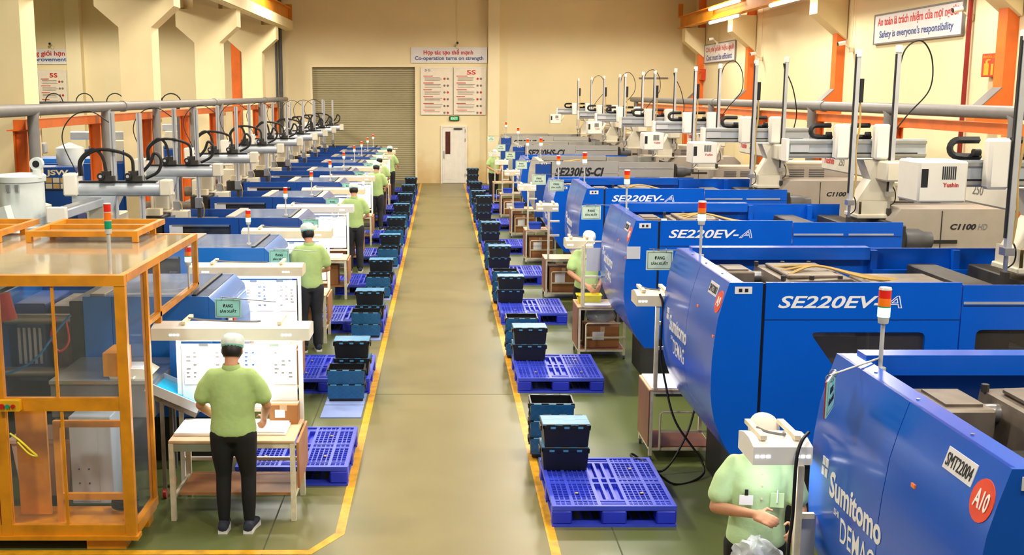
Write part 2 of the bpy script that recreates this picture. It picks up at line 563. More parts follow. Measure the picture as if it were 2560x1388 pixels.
# white exit door
d1 = MB().box(0.02, 0.89, YB - 0.05, YB - 0.005, 0.01, 2.13, 0.006).build('door_1', 'door_white', kind='structure')
fr = MB()
fr.box(-0.05, 0.02, YB - 0.07, YB, 0, 2.2).box(0.89, 0.96, YB - 0.07, YB, 0, 2.2).box(0.02, 0.89, YB - 0.07, YB, 2.13, 2.2)
fr.build('door_frame', 'door_white', d1)
MB().box(0.13, 0.32, YB - 0.058, YB - 0.045, 1.12, 1.98, 0.004).build('window_pane', 'brown_glass', d1)
for x0, x1, z0, z1 in ((0.10, 0.40, 0.15, 0.98), (0.46, 0.62, 0.12, 2.05), (0.66, 0.82, 0.12, 2.05)):
    MB().box(x0, x1, YB - 0.056, YB - 0.045, z0, z1, 0.005).build('door_panel', 'door_white', d1)
h = MB().cyl((0.075, YB - 0.06, 1.0), (0.075, YB - 0.12, 1.0), 0.012).cyl((0.075, YB - 0.12, 0.95), (0.075, YB - 0.12, 1.25), 0.014)
h.build('door_handle', 'steel', d1)
for z in (0.25, 1.6, 1.95):
    MB().cyl((0.89, YB - 0.075, z), (0.89, YB - 0.075, z + 0.12), 0.014).build('hinge', 'steel', d1)
MB().box(0.45, 0.78, YB - 0.12, YB - 0.05, 2.06, 2.12, 0.01).build('door_closer', 'pipe_dark', d1)

# exit sign over the door
ex = MB().box(0.28, 0.66, YB - 0.10, YB, 2.40, 2.56, 0.008).build('exit_sign', 'ink_black', label='small green EXIT sign over the white door', cat='exit sign')
MB().box(0.32, 0.62, YB - 0.107, YB - 0.09, 2.42, 2.54).build('light_panel', 'exit_green', ex)
lettering('EXIT', 0.24, 0.09, lambda u, v, d: (0.35 + u, YB - 0.107 - d, 2.435 + v), 'ink_white', ex, bold=0.02)

def flat_sign(name, x0, x1, z0, z1, y, label, cat, face='board_white', frame='frame_white'):
    o = MB().box(x0, x1, y, y + 0.03, z0, z1).build(name, face, label=label, cat=cat)
    f = MB()
    e = 0.03
    f.box(x0 - e, x1 + e, y - 0.012, y + 0.03, z1, z1 + e).box(x0 - e, x1 + e, y - 0.012, y + 0.03, z0 - e, z0)
    f.box(x0 - e, x0, y - 0.012, y + 0.03, z0, z1).box(x1, x1 + e, y - 0.012, y + 0.03, z0, z1)
    f.build('frame', frame, o)
    return o
yb = YB - 0.06
s = flat_sign('banner', -1.14, 1.68, 4.60, 5.12, yb, 'white slogan banner with red and blue lettering above the two notice boards', 'banner')
lettering('Hợp tác tạo thế mạnh', 1.88, 0.26, lambda u, v, d: (-0.70 + u, yb - d, 4.83 + v), 'ink_red', s, bold=0.025)
lettering('Co-operation turns on strength', 2.6, 0.19, lambda u, v, d: (-1.03 + u, yb - d, 4.63 + v), 'ink_blue', s, bold=0.025)

def notice(x0, x1, z0, z1, label, head):
    o = flat_sign('notice_board', x0, x1, z0, z1, yb, label, 'notice board', 'board_cream')
    w = x1 - x0
    r_, g_ = MB(), MB()
    z = z1 - 0.32
    k = 0
    while z > z0 + 0.12:
        r_.box(x0 + 0.06 * w, x0 + (0.34 + 0.1 * rnd.random()) * w, yb - 0.003, yb, z, z + 0.028)
        for j in range(3):
            z -= 0.052
            if z > z0 + 0.05:
                g_.box(x0 + 0.1 * w, x0 + (0.6 + 0.1 * rnd.random()) * w, yb - 0.003, yb, z, z + 0.018)
        for j in range(2):
            px = x0 + (0.76 + 0.11 * j) * w
            (r_ if (k + j) % 3 == 0 else g_).lathe([(0.045, 0), (0.045, 0.003)], (px, yb - 0.003, z + 0.07), 9, 'y')
        z -= 0.10
        k += 1
    r_.build('printed_headings', 'ink_red', o, kind='stuff')
    g_.build('printed_lines', 'ink_grey', o, kind='stuff')
    if head:
        lettering(head, 0.30 * w, 0.17, lambda u, v, d: (x0 + 0.4 * w + u, yb - d, z1 - 0.25 + v), 'ink_red', o, bold=0.03)
    else:
        lettering('5S', 0.2 * w, 0.08, lambda u, v, d: (x0 + 0.1 * w + u, yb - d, z1 - 0.13 + v), 'ink_blue', o)
    return o
notice(-0.78, 0.37, 2.65, 4.38, 'cream notice board with small pictures, left of the pair over the exit door', None)
notice(0.48, 1.63, 2.65, 4.38, 'cream notice board with big red 5S heading over the exit door', '5S')
notice(-15.33, -14.33, 2.7, 4.27, 'cream 5S notice board seen between the columns at far left', '5S')
s = flat_sign('banner', -16.9, -14.25, 4.55, 5.05, yb, 'white slogan banner partly hidden behind the leftmost column', 'banner')
lettering('Không giới hạn', 1.7, 0.25, lambda u, v, d: (-16.0 + u, yb - d, 4.78 + v), 'ink_red', s, bold=0.025)
lettering('in improvement', 1.75, 0.19, lambda u, v, d: (-16.0 + u, yb - d, 4.58 + v), 'ink_blue', s, bold=0.025)

# signs on the right wall (read along -y, facing the hall)
xs = XR - 0.05
def side_sign(y0, y1, z0, z1, label, red, blue):
    o = MB().box(xs, XR, y0, y1, z0, z1).build('banner', 'board_white', label=label, cat='banner')
    f = MB(); e = 0.03
    f.box(xs - .012, XR, y0 - e, y1 + e, z1, z1 + e).box(xs - .012, XR, y0 - e, y1 + e, z0 - e, z0)
    f.box(xs - .012, XR, y0 - e, y0, z0, z1).box(xs - .012, XR, y1, y1 + e, z0, z1)
    f.build('frame', 'pipe_grey', o)
    w = y1 - y0
    lettering(red, w * .92, 0.24, lambda u, v, d: (xs - d, y1 - 0.04 * w - u, z0 + 0.31 + v), 'ink_red', o, bold=0.02)
    lettering(blue, w * .85, 0.20, lambda u, v, d: (xs - d, y1 - 0.07 * w - u, z0 + 0.06 + v), 'ink_blue', o, bold=0.02)
side_sign(20.7, 24.85, 4.52, 5.11, 'large white safety banner high on the right wall', 'An toàn là trách nhiệm của mọi người', "Safety is everyone's responsibility")
side_sign(36.6, 40.8, 4.52, 5.13, 'small far white banner about cost on the right wall', 'Chi phí phải hiệu quả', 'Cost must be efficient')

def fire_sign(y, z, label):
    o = MB().box(XR - 0.16, XR, y - 0.30, y + 0.30, z - 0.2, z + 0.2, 0.01).build('fire_extinguisher_sign', 'fire_sign', label=label, cat='sign')
    xx = XR - 0.16
    p = MB()
    p.box(xx - .004, xx, y + 0.03, y + 0.2, z - .17, z + .03).box(xx - .004, xx, y + .08, y + .15, z + .03, z + .08).box(xx - .004, xx, y - .02, y + .12, z + .08, z + .1)
    p.box(xx - .004, xx, y - .13, y - .05, z - .17, z + .02).box(xx - .004, xx, y - .24, y - .2, z - .12, z + .06)
    p.build('pictogram', 'fire_yellow', o)
    lettering('BÌNH CHỮA CHÁY', 0.5, 0.06, lambda u, v, d: (xx - d, y + 0.25 - u, z + 0.12 + v), 'fire_yellow', o)
fire_sign(19.3, 3.92, 'orange fire extinguisher sign on the right wall near the safety banner')
fire_sign(41.0, 4.1, 'small orange fire extinguisher sign on the far right column')

# security cameras with their cables
def cctv(loc, face, ztop, label):
    t = thing('security_camera', loc, label, 'camera', 'security cameras')
    dx, dy = face
    MB().cyl((-dx * .10, -dy * .10, 0), (dx * .06, dy * .06, -0.03), 0.05, n=10).build('housing', 'lamp_white', t)
    MB().cyl((dx * .06, dy * .06, -0.03), (dx * .075, dy * .075, -0.033), 0.045, n=10).build('lens', 'ink_black', t)
    MB().cyl((-dx * .08, -dy * .08, -0.02), (-dx * .22, -dy * .22, -0.14), 0.02).cb((-dx * .24, -dy * .24, -.16), (.1, .1, .12), .01).build('bracket', 'lamp_cream', t)
    MB().cyl((-dx * .25, -dy * .25, -0.1), (-dx * .25, -dy * .25, ztop - loc[2]), 0.008, n=6).build('cable', 'lamp_cream', t)
cctv((XR - 0.30, 26.2, 4.60), (-1, .1), 6.6, 'white security camera on the right wall left of the safety banner')
cctv((XR - 0.30, 20.4, 4.95), (-1, .1), 6.6, 'white security camera at the right end of the safety banner')
cctv((XR - 0.30, 33.6, 4.62), (-1, .1), 6.6, 'white security camera under the middle corbel of the right wall')
cctv((XR - 0.30, 38.9, 5.3), (-1, .1), 6.6, 'white security camera above the far cost banner')
cctv((0.58, YB - 0.30, 5.33), (0, -1), 6.9, 'dark security camera above the slogan banner on the back wall')
cctv((-14.75, YB - 0.30, 5.3), (0, -1), 6.9, 'dark security camera above the banner at far left')

# conduits
o = MB().cyl((-6.12, YB - 0.1, 0), (-6.12, YB - 0.1, 9), 0.07).cyl((-6.28, YB - 0.08, 0), (-6.28, YB - 0.08, 9), 0.045).build(
    'conduit', 'pipe_dark', label='dark grey vertical conduit left of the roller shutter', cat='pipe')
MB().cyl((XR - 0.1, 20.3, 0), (XR - 0.1, 20.3, 9), 0.042).build('sprinkler_pipe', 'red_pipe', label='dark red vertical pipe on the right wall', cat='pipe')
MB().box(7.5, 8.6, YB - 0.06, YB, 3.98, 4.03).build('wall_rail', 'pipe_grey', label='thin grey rail on the back wall in the right corner', cat='rail')

# ------------------------------------------------------------------ left row of concrete columns with crane corbels
ycol = [16.55, 24.0, 31.3, 38.6]
for i, y in enumerate(ycol):
    c = thing('concrete_column', (-6.55, y, 0), nth(i, 4) + ' cream concrete column of the left row with twin corbels', 'column', 'left concrete columns')
    MB().box(-0.35, 0.35, 0, 0.6, 0, 9).build('shaft', 'concrete_cream', c)
    for s_ in (-1, 1):
        poly = [(s_ * 0.35, 4.83), (s_ * 0.85, 5.27), (s_ * 0.85, 5.75), (s_ * 0.35, 5.75)]
        MB().prism(poly, 'y', 0.0, 0.6).build('corbel', 'concrete_cream', c)
for k, (xa, who) in enumerate(((-5.75, 'aisle'), (-7.35, 'far'))):
    b = MB()
    b.box(xa - 0.16, xa + 0.16, 14, YB - .4, 5.78, 6.1).box(xa - .1, xa + .1, 14, YB - .4, 5.75, 5.8)
    b.build('crane_runway_beam', 'concrete_cream' if k else 'concrete_cream', label='cream crane runway beam on the %s side of the left columns' % who, cat='beam')
r = thing('crane_rail_girder', (-5.75, 0, 6.1), 'amber steel crane girder on the left runway beam', 'girder')
MB().box(-.12, .12, 14, YB - .5, 0, .03).box(-.02, .02, 14, YB - .5, .03, .42).box(-.14, .14, 14, YB - .5, .42, .46).build('i_beam', 'crane_amber', r)
MB().box(-.16, .16, YB - .6, YB - .5, 0, .6).build('end_stop', 'crane_amber', r)
MB().box(-7.62, -7.3, 40.5, 40.8, 0, 7).build('steel_column', 'orange', label='orange steel column between the left concrete columns', cat='column')

# ------------------------------------------------------------------ right wall columns, corbels, crane girder with tube lights
for i, y in enumerate([18.9, 26.9, 34.6, 41.2]):
    c = thing('steel_column', (XR, y, 0), nth(i, 4) + ' orange steel column on the right wall', 'column', 'right wall columns')
    MB().box(-0.22, 0, -0.3, 0.3, 0, 2.95).build('plinth', 'concrete_cream', c)
    MB().box(-0.2, 0, -0.16, 0.16, 2.95, 4.95).build('flange', 'orange', c)
    MB().box(-0.2, 0, -0.16, 0.16, 5.79, 9).build('flange', 'orange', c)
    MB().prism([(-0.2, 2.95), (-0.2, 3.52), (-0.62, 3.12), (-0.62, 2.95)], 'y', -0.16, 0.16).build('gusset', 'orange', c)
    MB().bar((-0.2, 0, 3.535), (-0.635, 0, 3.12), 0.33, 0.018).build('gusset_edge', 'pipe_grey', c)
    MB().prism([(-0.02, 4.7), (-0.75, 5.3), (-0.75, 5.78), (-0.02, 5.78)], 'y', -0.28, 0.28).build('corbel', 'concrete_cream', c)
r = thing('crane_rail_girder', (8.92, 0, 5.80), 'amber steel crane girder along the right wall', 'girder')
MB().box(-.14, .14, 14, YB - .6, 0, .035).box(-.03, .03, 14, YB - .6, .035, .40).box(-.14, .14, 14, YB - .6, .40, .435).build('i_beam', 'crane_amber', r)
MB().box(-.14, .02, YB - .75, YB - .6, .435, .9).build('end_stop', 'crane_amber', r)
for i, (y0, y1, z, w) in enumerate(((26.6, 30.1, 5.74, 'large fluorescent tube nearest on the right crane girder'), (33.3, 36.8, 5.70, 'far fluorescent tube under the right crane girder'), (33.2, 36.9, 6.13, 'far fluorescent tube on top of the right crane girder'))):
    t = thing('fluorescent_lamp', (8.74, y0, z), w, 'lamp', 'wall fluorescent lamps')
    MB().cyl((0, 0.05, 0), (0, y1 - y0 - .05, 0), 0.05, n=10).build('tube', 'tube_light', t)
    MB().box(0.03, 0.09, 0, y1 - y0, -0.03, 0.05).build('batten', 'lamp_white', t)
    area_light('fluorescent_light', (8.66, (y0 + y1) / 2, z), 0.1, y1 - y0, 40, (1, .88, .6), (0, radians(60), 0))

# ------------------------------------------------------------------ orange service frames and grey air pipes
def service_frame(x, ys, zb, side, y_end):
    for i in range(len(ys) - 1):
        b = MB().box(x - .09, x + .09, ys[i] - .09, ys[i + 1] - .1, zb, zb + .14)
        b.build('frame_beam', 'orange', label='%s orange beam of the frame along the %s side' % (nth(i, len(ys) - 1), side), cat='beam', group='orange frame ' + side)
    for i, y in enumerate(ys):
        t = thing('frame_post', (x, y, 0), '%s orange post of the frame along the %s side' % (nth(i, len(ys)), side), 'post', 'orange frame ' + side)
        MB().box(-.10, .10, -.02, .02, 0, zb).box(-.10, -.075, -.09, .09, 0, zb).box(.075, .10, -.09, .09, 0, zb).build('upright', 'orange', t)
        MB().box(-.16, .16, -.16, .16, zb - .02, zb).build('cap_plate', 'orange', t)
        MB().box(-.15, .15, -.15, .15, 0, .02).build('base_plate', 'orange', t)
service_frame(-6.02, [15.9, 19.3, 22.7, 26.0, 29.3, 32.6, 36.0, 40.2], 2.93, 'left', 41)
service_frame(7.1, [13.6, 17.4, 21.0, 24.6, 28.4, 32.2, 36.2, 40.2], 2.93, 'right', 41)
def air_pipe(x, drops, y0, y1, side):
    t = thing('air_pipe', (x, 0, 0), 'grey air main running above the %s orange frame' % side, 'pipe')
    MB().cyl((0, y0, 3.21), (0, y1, 3.21), 0.085, n=14).build('main', 'pipe_grey', t)
    for i in range(4):
        y = y0 + 3 + i * 8.1
        MB().cyl((0, y, 3.21), (0, y + .12, 3.21), 0.10, n=14).build('coupling', 'pipe_grey', t)
    for y in drops:
        p = arc((0, y + .14, 3.07), .14, pi / 2, pi, 5, 'yz')
        MB().tube([(0, y + .3, 3.21)] + p + [(0, y, 0.6)], 0.08, 12).build('drop_pipe', 'pipe_grey', t)
air_pipe(-5.78, [15.7, 19.1, 22.5, 25.8, 29.0, 35.5], 9, 41.3, 'left')
air_pipe(6.92, [13.4, 17.2, 20.8, 24.5, 28.6, 39.7], 9, 40.6, 'right')
# cable trays in the neighbouring bay with looped hoses
for i, (x0, x1, y) in enumerate(((-13.2, -9.9, 36.0), (-8.9, -7.2, 31.0))):
    t = thing('cable_tray', (0, y, 3.05), ('long' if i == 0 else 'short') + ' grey cable tray between the left concrete columns', 'cable tray')
    MB().box(x0, x1, -.1, .1, 0, .12).build('tray', 'pipe_dark', t)
    for k in range(3):
        cx = x0 + (x1 - x0) * (.2 + .3 * k)
        MB().tube(arc((cx, 0, .1), .28, 0, pi, 10), .018, 5).build('hose_loop', 'rubber', t)
    for k in range(2):
        xx = x0 + .15 + (x1 - x0 - .3) * k
        MB().box(xx - .04, xx + .04, -.04, .04, -3.05, 0).build('tray_post', 'pipe_dark', t)

# ------------------------------------------------------------------ yellow floor markings
w = 0.037
MB().box(0.865 - w, 0.865 + w, 5.0, YB - .2, 0, 0.002).build('floor_marking', 'yellow_line', label='yellow painted line along the right edge of the aisle', cat='floor line')
lm = MB()
lm.prism([(-0.81 - w, 42.4), (-0.81 - w, 8.28), (-1.02, 7.95), (-6, 7.93), (-6, 7.85), (-0.99, 7.87), (-0.81 + w, 8.25), (-0.81 + w, 42.4)], 'z', 0, 0.002)
lm.build('floor_marking', 'yellow_line', label='yellow painted line along the left edge of the aisle with cut corner', cat='floor line')

# ------------------------------------------------------------------ moulding machines right of the aisle
XM = 2.04                                   # the bulge of the end cover nearest the aisle
PROF = [(2.05, .11), (1.9, .065), (1.78, .035), (1.6, .012), (1.45, 0), (1.2, 0), (1.08, .015), (.97, .04), (.87, .08), (.77, .13), (.68, .19), (.60, .25)]
WM = 1.87
def prof_x(z):
    for (z1, x1), (z0, x0) in zip(PROF, PROF[1:]):
        if z0 <= z <= z1:
            return x0 + (x1 - x0) * (z - z0) / (z1 - z0)
    return PROF[0][1] if z > 2 else PROF[-1][1]
def panel_hole(x0, x1, z0, z1, hole):
    """upright panel outline with a window opening, as one keyhole polygon"""
    a = hole[0]
    return [(x0, z0), (x1, z0), (x1, z1), (x0, z1), (x0, a[1])] + [a] + list(hole[1:]) + [(a[0], a[1] - 1e-4), (x0, a[1] - 1e-4)]
def rounded(pts, r=0.05):
    out = []
    n = len(pts)
    for i in range(n):
        p, a, b = Vector(pts[i]), Vector(pts[i - 1]), Vector(pts[(i + 1) % n])
        da, db = (a - p).normalized(), (b - p).normalized()
        for t in (0, .33, .67, 1):
            q = p + da * r * (1 - t) ** 2 + db * r * t ** 2
            out.append((q.x, q.y))
    return out
def make_right(label, body, end, kind):
    t = thing('moulding_machine', (0, 0, 0), label, 'machine', 'moulding machines right of the aisle')
    inner = [(z, x + .02) for z, x in PROF]
    shell = [(x, z) for z, x in PROF] + [(x, z) for z, x in reversed(inner)]
    for y0, y1 in ((0.02, .915), (.922, WM - .02)):
        e = MB().prism(shell, 'y', y0, y1).build('end_cover', end, t)
    cheek = [(x, z) for z, x in PROF] + [(.36, .60), (.36, 2.05)]
    for y0 in (0, WM - .02):
        MB().prism(cheek, 'y', y0, y0 + .02).build('side_cheek', end, t)
    MB().box(.11, .22, .02, WM - .02, 2.03, 2.05).box(.2, .22, .02, WM - .02, 1.7, 2.03).build('top_rim', end, t)
    for y in (.42, .95, 1.45):
        MB().cyl((.16, y, 2.05), (.16, y, 2.056), .009, n=8).build('rim_screw', 'steel', t)
    w1 = rounded([(.73, 1.67), (1.60, 1.67), (1.60, 1.30), (1.0, 1.30)])
    MB().prism(panel_hole(.385, 1.85, .70, 2.05, w1), 'y', 0, .03).build('front_panel', body, t)
    MB().prism(rounded([(.71, 1.69), (1.62, 1.69), (1.62, 1.28), (.98, 1.28)]), 'y', .032, .04).build('window_pane', 'plexi_smoke', t)
    w2 = rounded([(1.98, 1.69), (2.8, 1.69), (2.8, 1.30), (1.98, 1.30)])
    MB().prism(panel_hole(1.86, 3.08, .70, 2.03, w2), 'y', .0, .03).build('front_panel', body, t)
    MB().prism(rounded([(1.96, 1.71), (2.82, 1.71), (2.82, 1.28), (1.96, 1.28)]), 'y', .032, .04).build('window_pane', 'plexi_smoke', t)
    MB().box(.385, 1.85, -.003, 0, 1.765, 1.769).build('panel_seam', 'black', t)
    MB().box(1.87, 3.07, -.003, 0, 1.87, 1.875).build('panel_seam', 'black', t)
    for x0, x1 in ((1.87, 2.42), (2.48, 2.98)):
        MB().box(x0, x1, -.006, .0, 1.885, 1.905).build('slot_rail', 'silver', t)
    MB().box(.36, .385, .02, .06, .62, 2.04).build('door_gap', 'black', t)
    # rear wall with its folded top lip and inner braces
    MB().box(.36, 3.03, WM - .03, WM, .7, 2.05).build('rear_panel', body, t)
    MB().box(.22, 1.83, WM - .13, WM, 2.05, 2.07).build('rear_lip', body, t)
    MB().box(.22, 1.83, WM - .13, WM - .115, 1.96, 2.05).build('rear_lip', body, t)
    for x in (1.85, 2.6):
        MB().box(x, x + .06, WM - .10, WM - .03, 1.5, 2.04).build('brace', body, t)
    MB().box(1.85, 3.03, WM - .16, WM - .11, 1.82, 1.87).build('slide_rail', body, t)
    # toggle clamp and die plates seen inside the open top
    MB().box(.3, 3.0, .05, WM - .05, 1.32, 1.40).build('machine_bed', 'dark_iron', t)
    MB().box(.36, .62, 1.12, 1.52, 1.40, 1.95, .012).build('clamp_block', 'oily_steel', t)
    MB().prism([(.66, 1.5), (.72, 1.95), (1.25, 1.97), (1.7, 1.78), (1.75, 1.5)], 'y', .62, 1.5).build('toggle_housing', 'oily_steel', t)
    MB().box(.78, 1.2, .72, 1.40, 1.955, 1.985, .008).build('cover_plate', 'oily_steel', t)
    for x in (.72, .95, 1.18):
        for y in (.67, 1.45):
            MB().cyl((x, y, 1.95), (x, y, 1.99), .02, n=6).build('bolt', 'dark_iron', t)
    MB().box(.40, .58, 1.18, 1.46, 1.95, 1.962).build('block_lid', 'oily_steel', t)
    MB().box(.42, .70, .62, .98, 1.40, 1.80, .012).build('clamp_block', 'dark_iron', t)
    MB().cyl((.62, 1.3, 1.88), (.74, 1.3, 1.88), .05, n=12).build('pivot', 'steel', t)
    MB().prism([(1.3, 1.45), (1.3, 1.9), (1.5, 1.9), (1.72, 1.6), (1.72, 1.45)], 'y', .3, .55).build('toggle_link', 'oily_steel', t)
    for y in (.5, 1.6):
        MB().cyl((.4, y, 1.72), (3.0, y, 1.72), .055, n=12).build('tie_bar', 'steel', t)
    for x in (2.15, 2.7):
        MB().box(x, x + .25, .3, 1.7, 1.40, 1.93, .01).build('die_plate', 'dark_iron', t)
    MB().box(1.5, 2.15, .75, 1.35, 1.45, 1.9, .02).build('mould', 'oily_steel', t)
    for k in range(3):
        MB().tube(smooth_path([(.8, .8 + .2 * k, 1.98), (1.1, 1.0, 2.02), (1.5, .9 + .1 * k, 1.93), (1.9, 1.1, 1.88)]), .012, 5).build('hose', 'cable_tan', t)
    MB().box(.42, 3.0, .12, WM - .12, 0, .70).build('base', 'black', t)
    MB().box(2.2, 3.06, .03, .12, .02, .7).build('base_skirt', 'dark_iron', t)
    MB().box(.15, .28, -.004, 0, 1.965, 2.02, .001).build('socket_plate', 'board_white', t)
    for k in (0, 1):
        MB().box(.18 + .045 * k, .205 + .045 * k, -.007, -.003, 1.98, 2.005).build('socket', 'ink_black', t)
    # injection end
    MB().box(3.09, 3.16, .1, WM - .1, .6, 1.98, .01).build('end_plate', 'dark_iron', t)
    MB().lathe([(.001, 0), (.10, 0), (.13, .03), (.13, .2), (.10, .26), (.10, .34), (.001, .34)], (3.16, .25, 1.80), 16, 'x').build('servo_motor', 'pipe_dark', t)
    MB().prism([(3.18, .5), (4.7, .5), (4.7, 1.98), (4.55, 2.12), (3.28, 2.12), (3.18, 2.0)], 'y', .55, 1.25).build('injection_cover', 'machine_taupe', t)
    MB().box(3.6, 3.95, .54, .55, 1.72, 1.76).build('cover_slot', 'black', t)
    MB().box(3.75, 3.76, .545, .55, .5, 2.1).build('cover_seam', 'black', t)
    MB().box(3.3, 4.5, 1.3, 1.8, .5, 2.32, .03).build('control_cabinet', 'machine_taupe', t)
    for k in range(2):
        for j in range(6):
            MB().box(3.5 + .32 * k, 3.74 + .32 * k, 1.292, 1.30, 2.05 + .035 * j, 2.068 + .035 * j).build('vent_slat', 'pipe_dark', t)
    MB().box(3.4, 4.4, 1.32, 1.75, 2.32, 2.36, .01).build('cabinet_lid', 'robot_beige', t)
    lettering('C1100', .3, .07, lambda u, v, d: (3.86 + u, .55 - d, 1.88 + v), 'ink_black', t, bold=.04, shear=.25)
    lettering('HD', .11, .07, lambda u, v, d: (4.18 + u, .55 - d, 1.88 + v), 'cabinet_dark', t, bold=.01, shear=.25)
    if kind == 'blue':
        lettering('SE220EV-', .78, .095, lambda u, v, d: (.48 + u, -d, 1.855 + v), 'ink_white', t, bold=.02, shear=.28)
        lettering('A', .15, .095, lambda u, v, d: (1.26 + u, -d, 1.855 + v), 'ink_white', t, shear=.3, outline=.018)
        end_text(t, 'ink_white')
    else:
        MB().box(.02, .36, -.004, 0, .75, 1.99).build('blue_sheet', 'blue_navy', t)
        lettering('SE230HS-CI', 1.09, .21, lambda u, v, d: (.45 + u, -d, 1.70 + v), 'ink_black', t, bold=.04, shear=.3)
    return t
def on_end(y_left, z0):
    def place(u, v, d):
        z = z0 + v
        return (prof_x(z) - d, y_left - u, z)
    return place
def end_text(t, m):
    lettering('Sumitomo', .68, .14, on_end(1.55, 1.36), m, t, bold=.025)
    lettering('DEMAG', .44, .13, on_end(1.37, 1.18), m, t, bold=.005)
    lettering('SHI', .07, .035, on_end(1.47, 1.29), m, t)
    for a, b in ((0, 0), (1, 0), (0, 1), (1, 1)):
        z = 1.435 + .055 * b
        MB().box(prof_x(z) - .003, prof_x(z) + .002, 1.60 + .045 * a, 1.635 + .045 * a, z, z + .045).build('logo_petal', m, t)

labs = {0: 'nearest bright blue moulding machine with orange A10 badge on its curved end',
        1: 'second nearest bright blue moulding machine on the right, model name behind a signal tower',
        2: 'third nearest bright blue moulding machine on the right',
        3: 'fourth and farthest bright blue moulding machine on the right'}
mr_y = [3.97, 8.1, 12.14, 16.3]
right_machines = []
m0 = make_right(labs[0], 'blue_bright', 'blue_bright', 'blue')
for i, y in enumerate(mr_y):
    m = m0 if i == 0 else dup(m0, label=labs[i])
    m.location = (XM, y, 0)
    right_machines.append(m)
g0 = make_right('nearest grey moulding machine on the right with blue end', 'machine_grey', 'machine_grey', 'grey')
for i, (y, sc, lb) in enumerate(((24.35, .955, 'nearest grey moulding machine on the right with large black model name'),
                                 (32.2, .955, 'middle grey moulding machine on the right with large black model name'),
                                 (38.7, .955, 'farthest grey moulding machine on the right by the back wall'))):
    m = g0 if i == 0 else dup(g0, label=lb)
    m['label'] = lb
    m.location = (XM, y, 0); m.scale = (1, 1, sc)
    right_machines.append(m)
for i, (y, lb) in enumerate(((20.35, 'low blue moulding machine hidden behind the farthest bright blue one'), (28.4, 'low blue moulding machine between the near and middle grey ones'))):
    m = dup(m0, label=lb)
    m.location = (XM, y, 0); m.scale = (1, 1, .86)
    right_machines.append(m)
MB().box(.02, .17, -.004, 0, 1.62, 1.76).build('notice', 'paper_grey', right_machines[2])
# badges on the nearest machine and its neighbour
for i in (0, 1, 2):
    m = right_machines[i]
    z0 = 1.86
    MB().add([], [])
    pl = MB()
    def onp(y, z, d): return (prof_x(z) - d, y, z)
    pl.add([onp(.46, 1.90, .003), onp(.21, 1.90, .003), onp(.21, 1.99, .003), onp(.46, 1.99, .003), onp(.46, 1.90, .0), onp(.21, 1.90, .0), onp(.21, 1.99, .0), onp(.46, 1.99, .0)],
           [(0, 1, 2, 3), (0, 4, 5, 1), (1, 5, 6, 2), (2, 6, 7, 3), (3, 7, 4, 0)])
    pl.build('number_plate', 'board_white', m)
    lettering('SMT2200%d' % (4 - i), .22, .055, lambda u, v, d: onp(.445 - u, 1.917 + v, .003 + d), 'ink_black', m, bold=.0)
    cir = MB()
    n = 20
    ring = [(.105 + .085 * cos(2 * pi * k / n), 1.885 + .085 * sin(2 * pi * k / n)) for k in range(n)]
    cir.add([onp(a, b, .003) for a, b in ring] + [onp(a, b, 0) for a, b in ring], [tuple(range(n))] + [(k, k + n, (k + 1) % n + n, (k + 1) % n) for k in range(n)])
    cir.build('round_badge', 'sign_orange', m)
    lettering('A%d' % (10 - i), .105, .075, lambda u, v, d: onp(.157 - u, 1.85 + v, .003 + d), 'ink_white', m, bold=.02)
    for yy, zz in ((.62, 1.74), (.03, 1.62)):
        MB().box(prof_x(zz) - .006, prof_x(zz) + .01, yy, yy + .035, zz, zz + .018).build('orange_mark', 'light_amber', m)

# ------------------------------------------------------------------ signal towers and status signs
def make_tower():
    t = thing('signal_tower', (0, 0, 0), 'x', 'signal light', 'signal towers')
    MB().cyl((0, 0, 0), (0, 0, .02), .03, n=12).cyl((0, 0, .02), (0, 0, .26), .011, n=10).build('pole', 'lamp_post', t)
    MB().cyl((0, 0, .26), (0, 0, .295), .026, .03, n=14).build('socket', 'lamp_post', t)
    MB().cyl((0, 0, .295), (0, 0, .345), .032, n=14).build('green_lens', 'light_on', t)
    MB().cyl((0, 0, .346), (0, 0, .352), .033, n=14).build('green_ring', 'light_green', t)
    MB().cyl((0, 0, .353), (0, 0, .395), .032, n=14).build('amber_lens', 'light_amber', t)
    MB().cyl((0, 0, .396), (0, 0, .44), .032, n=14).build('red_lens', 'light_red', t)
    MB().cyl((0, 0, .44), (0, 0, .452), .034, .03, n=14).build('cap', 'lamp_post', t)
    return t
tower0 = make_tower()
_tw = [0]
def tower(loc, label, s=1.0):
    t = tower0 if _tw[0] == 0 else dup(tower0)
    _tw[0] += 1
    t.location = loc; t['label'] = label; t.scale = (s, s, s)
    return t
rl = ['first', 'second', 'third', 'fourth', 'fifth', 'sixth', 'seventh', 'eighth', 'ninth']
allr = sorted([(m.location.y, m.scale[2]) for m in right_machines])
for i, (y, s) in enumerate(allr):
    tower((XM + .29, y + 1.72, 1.99 * s), '%s signal tower from the camera on the right machines' % rl[i], 1.0 if i == 0 else 1.12)

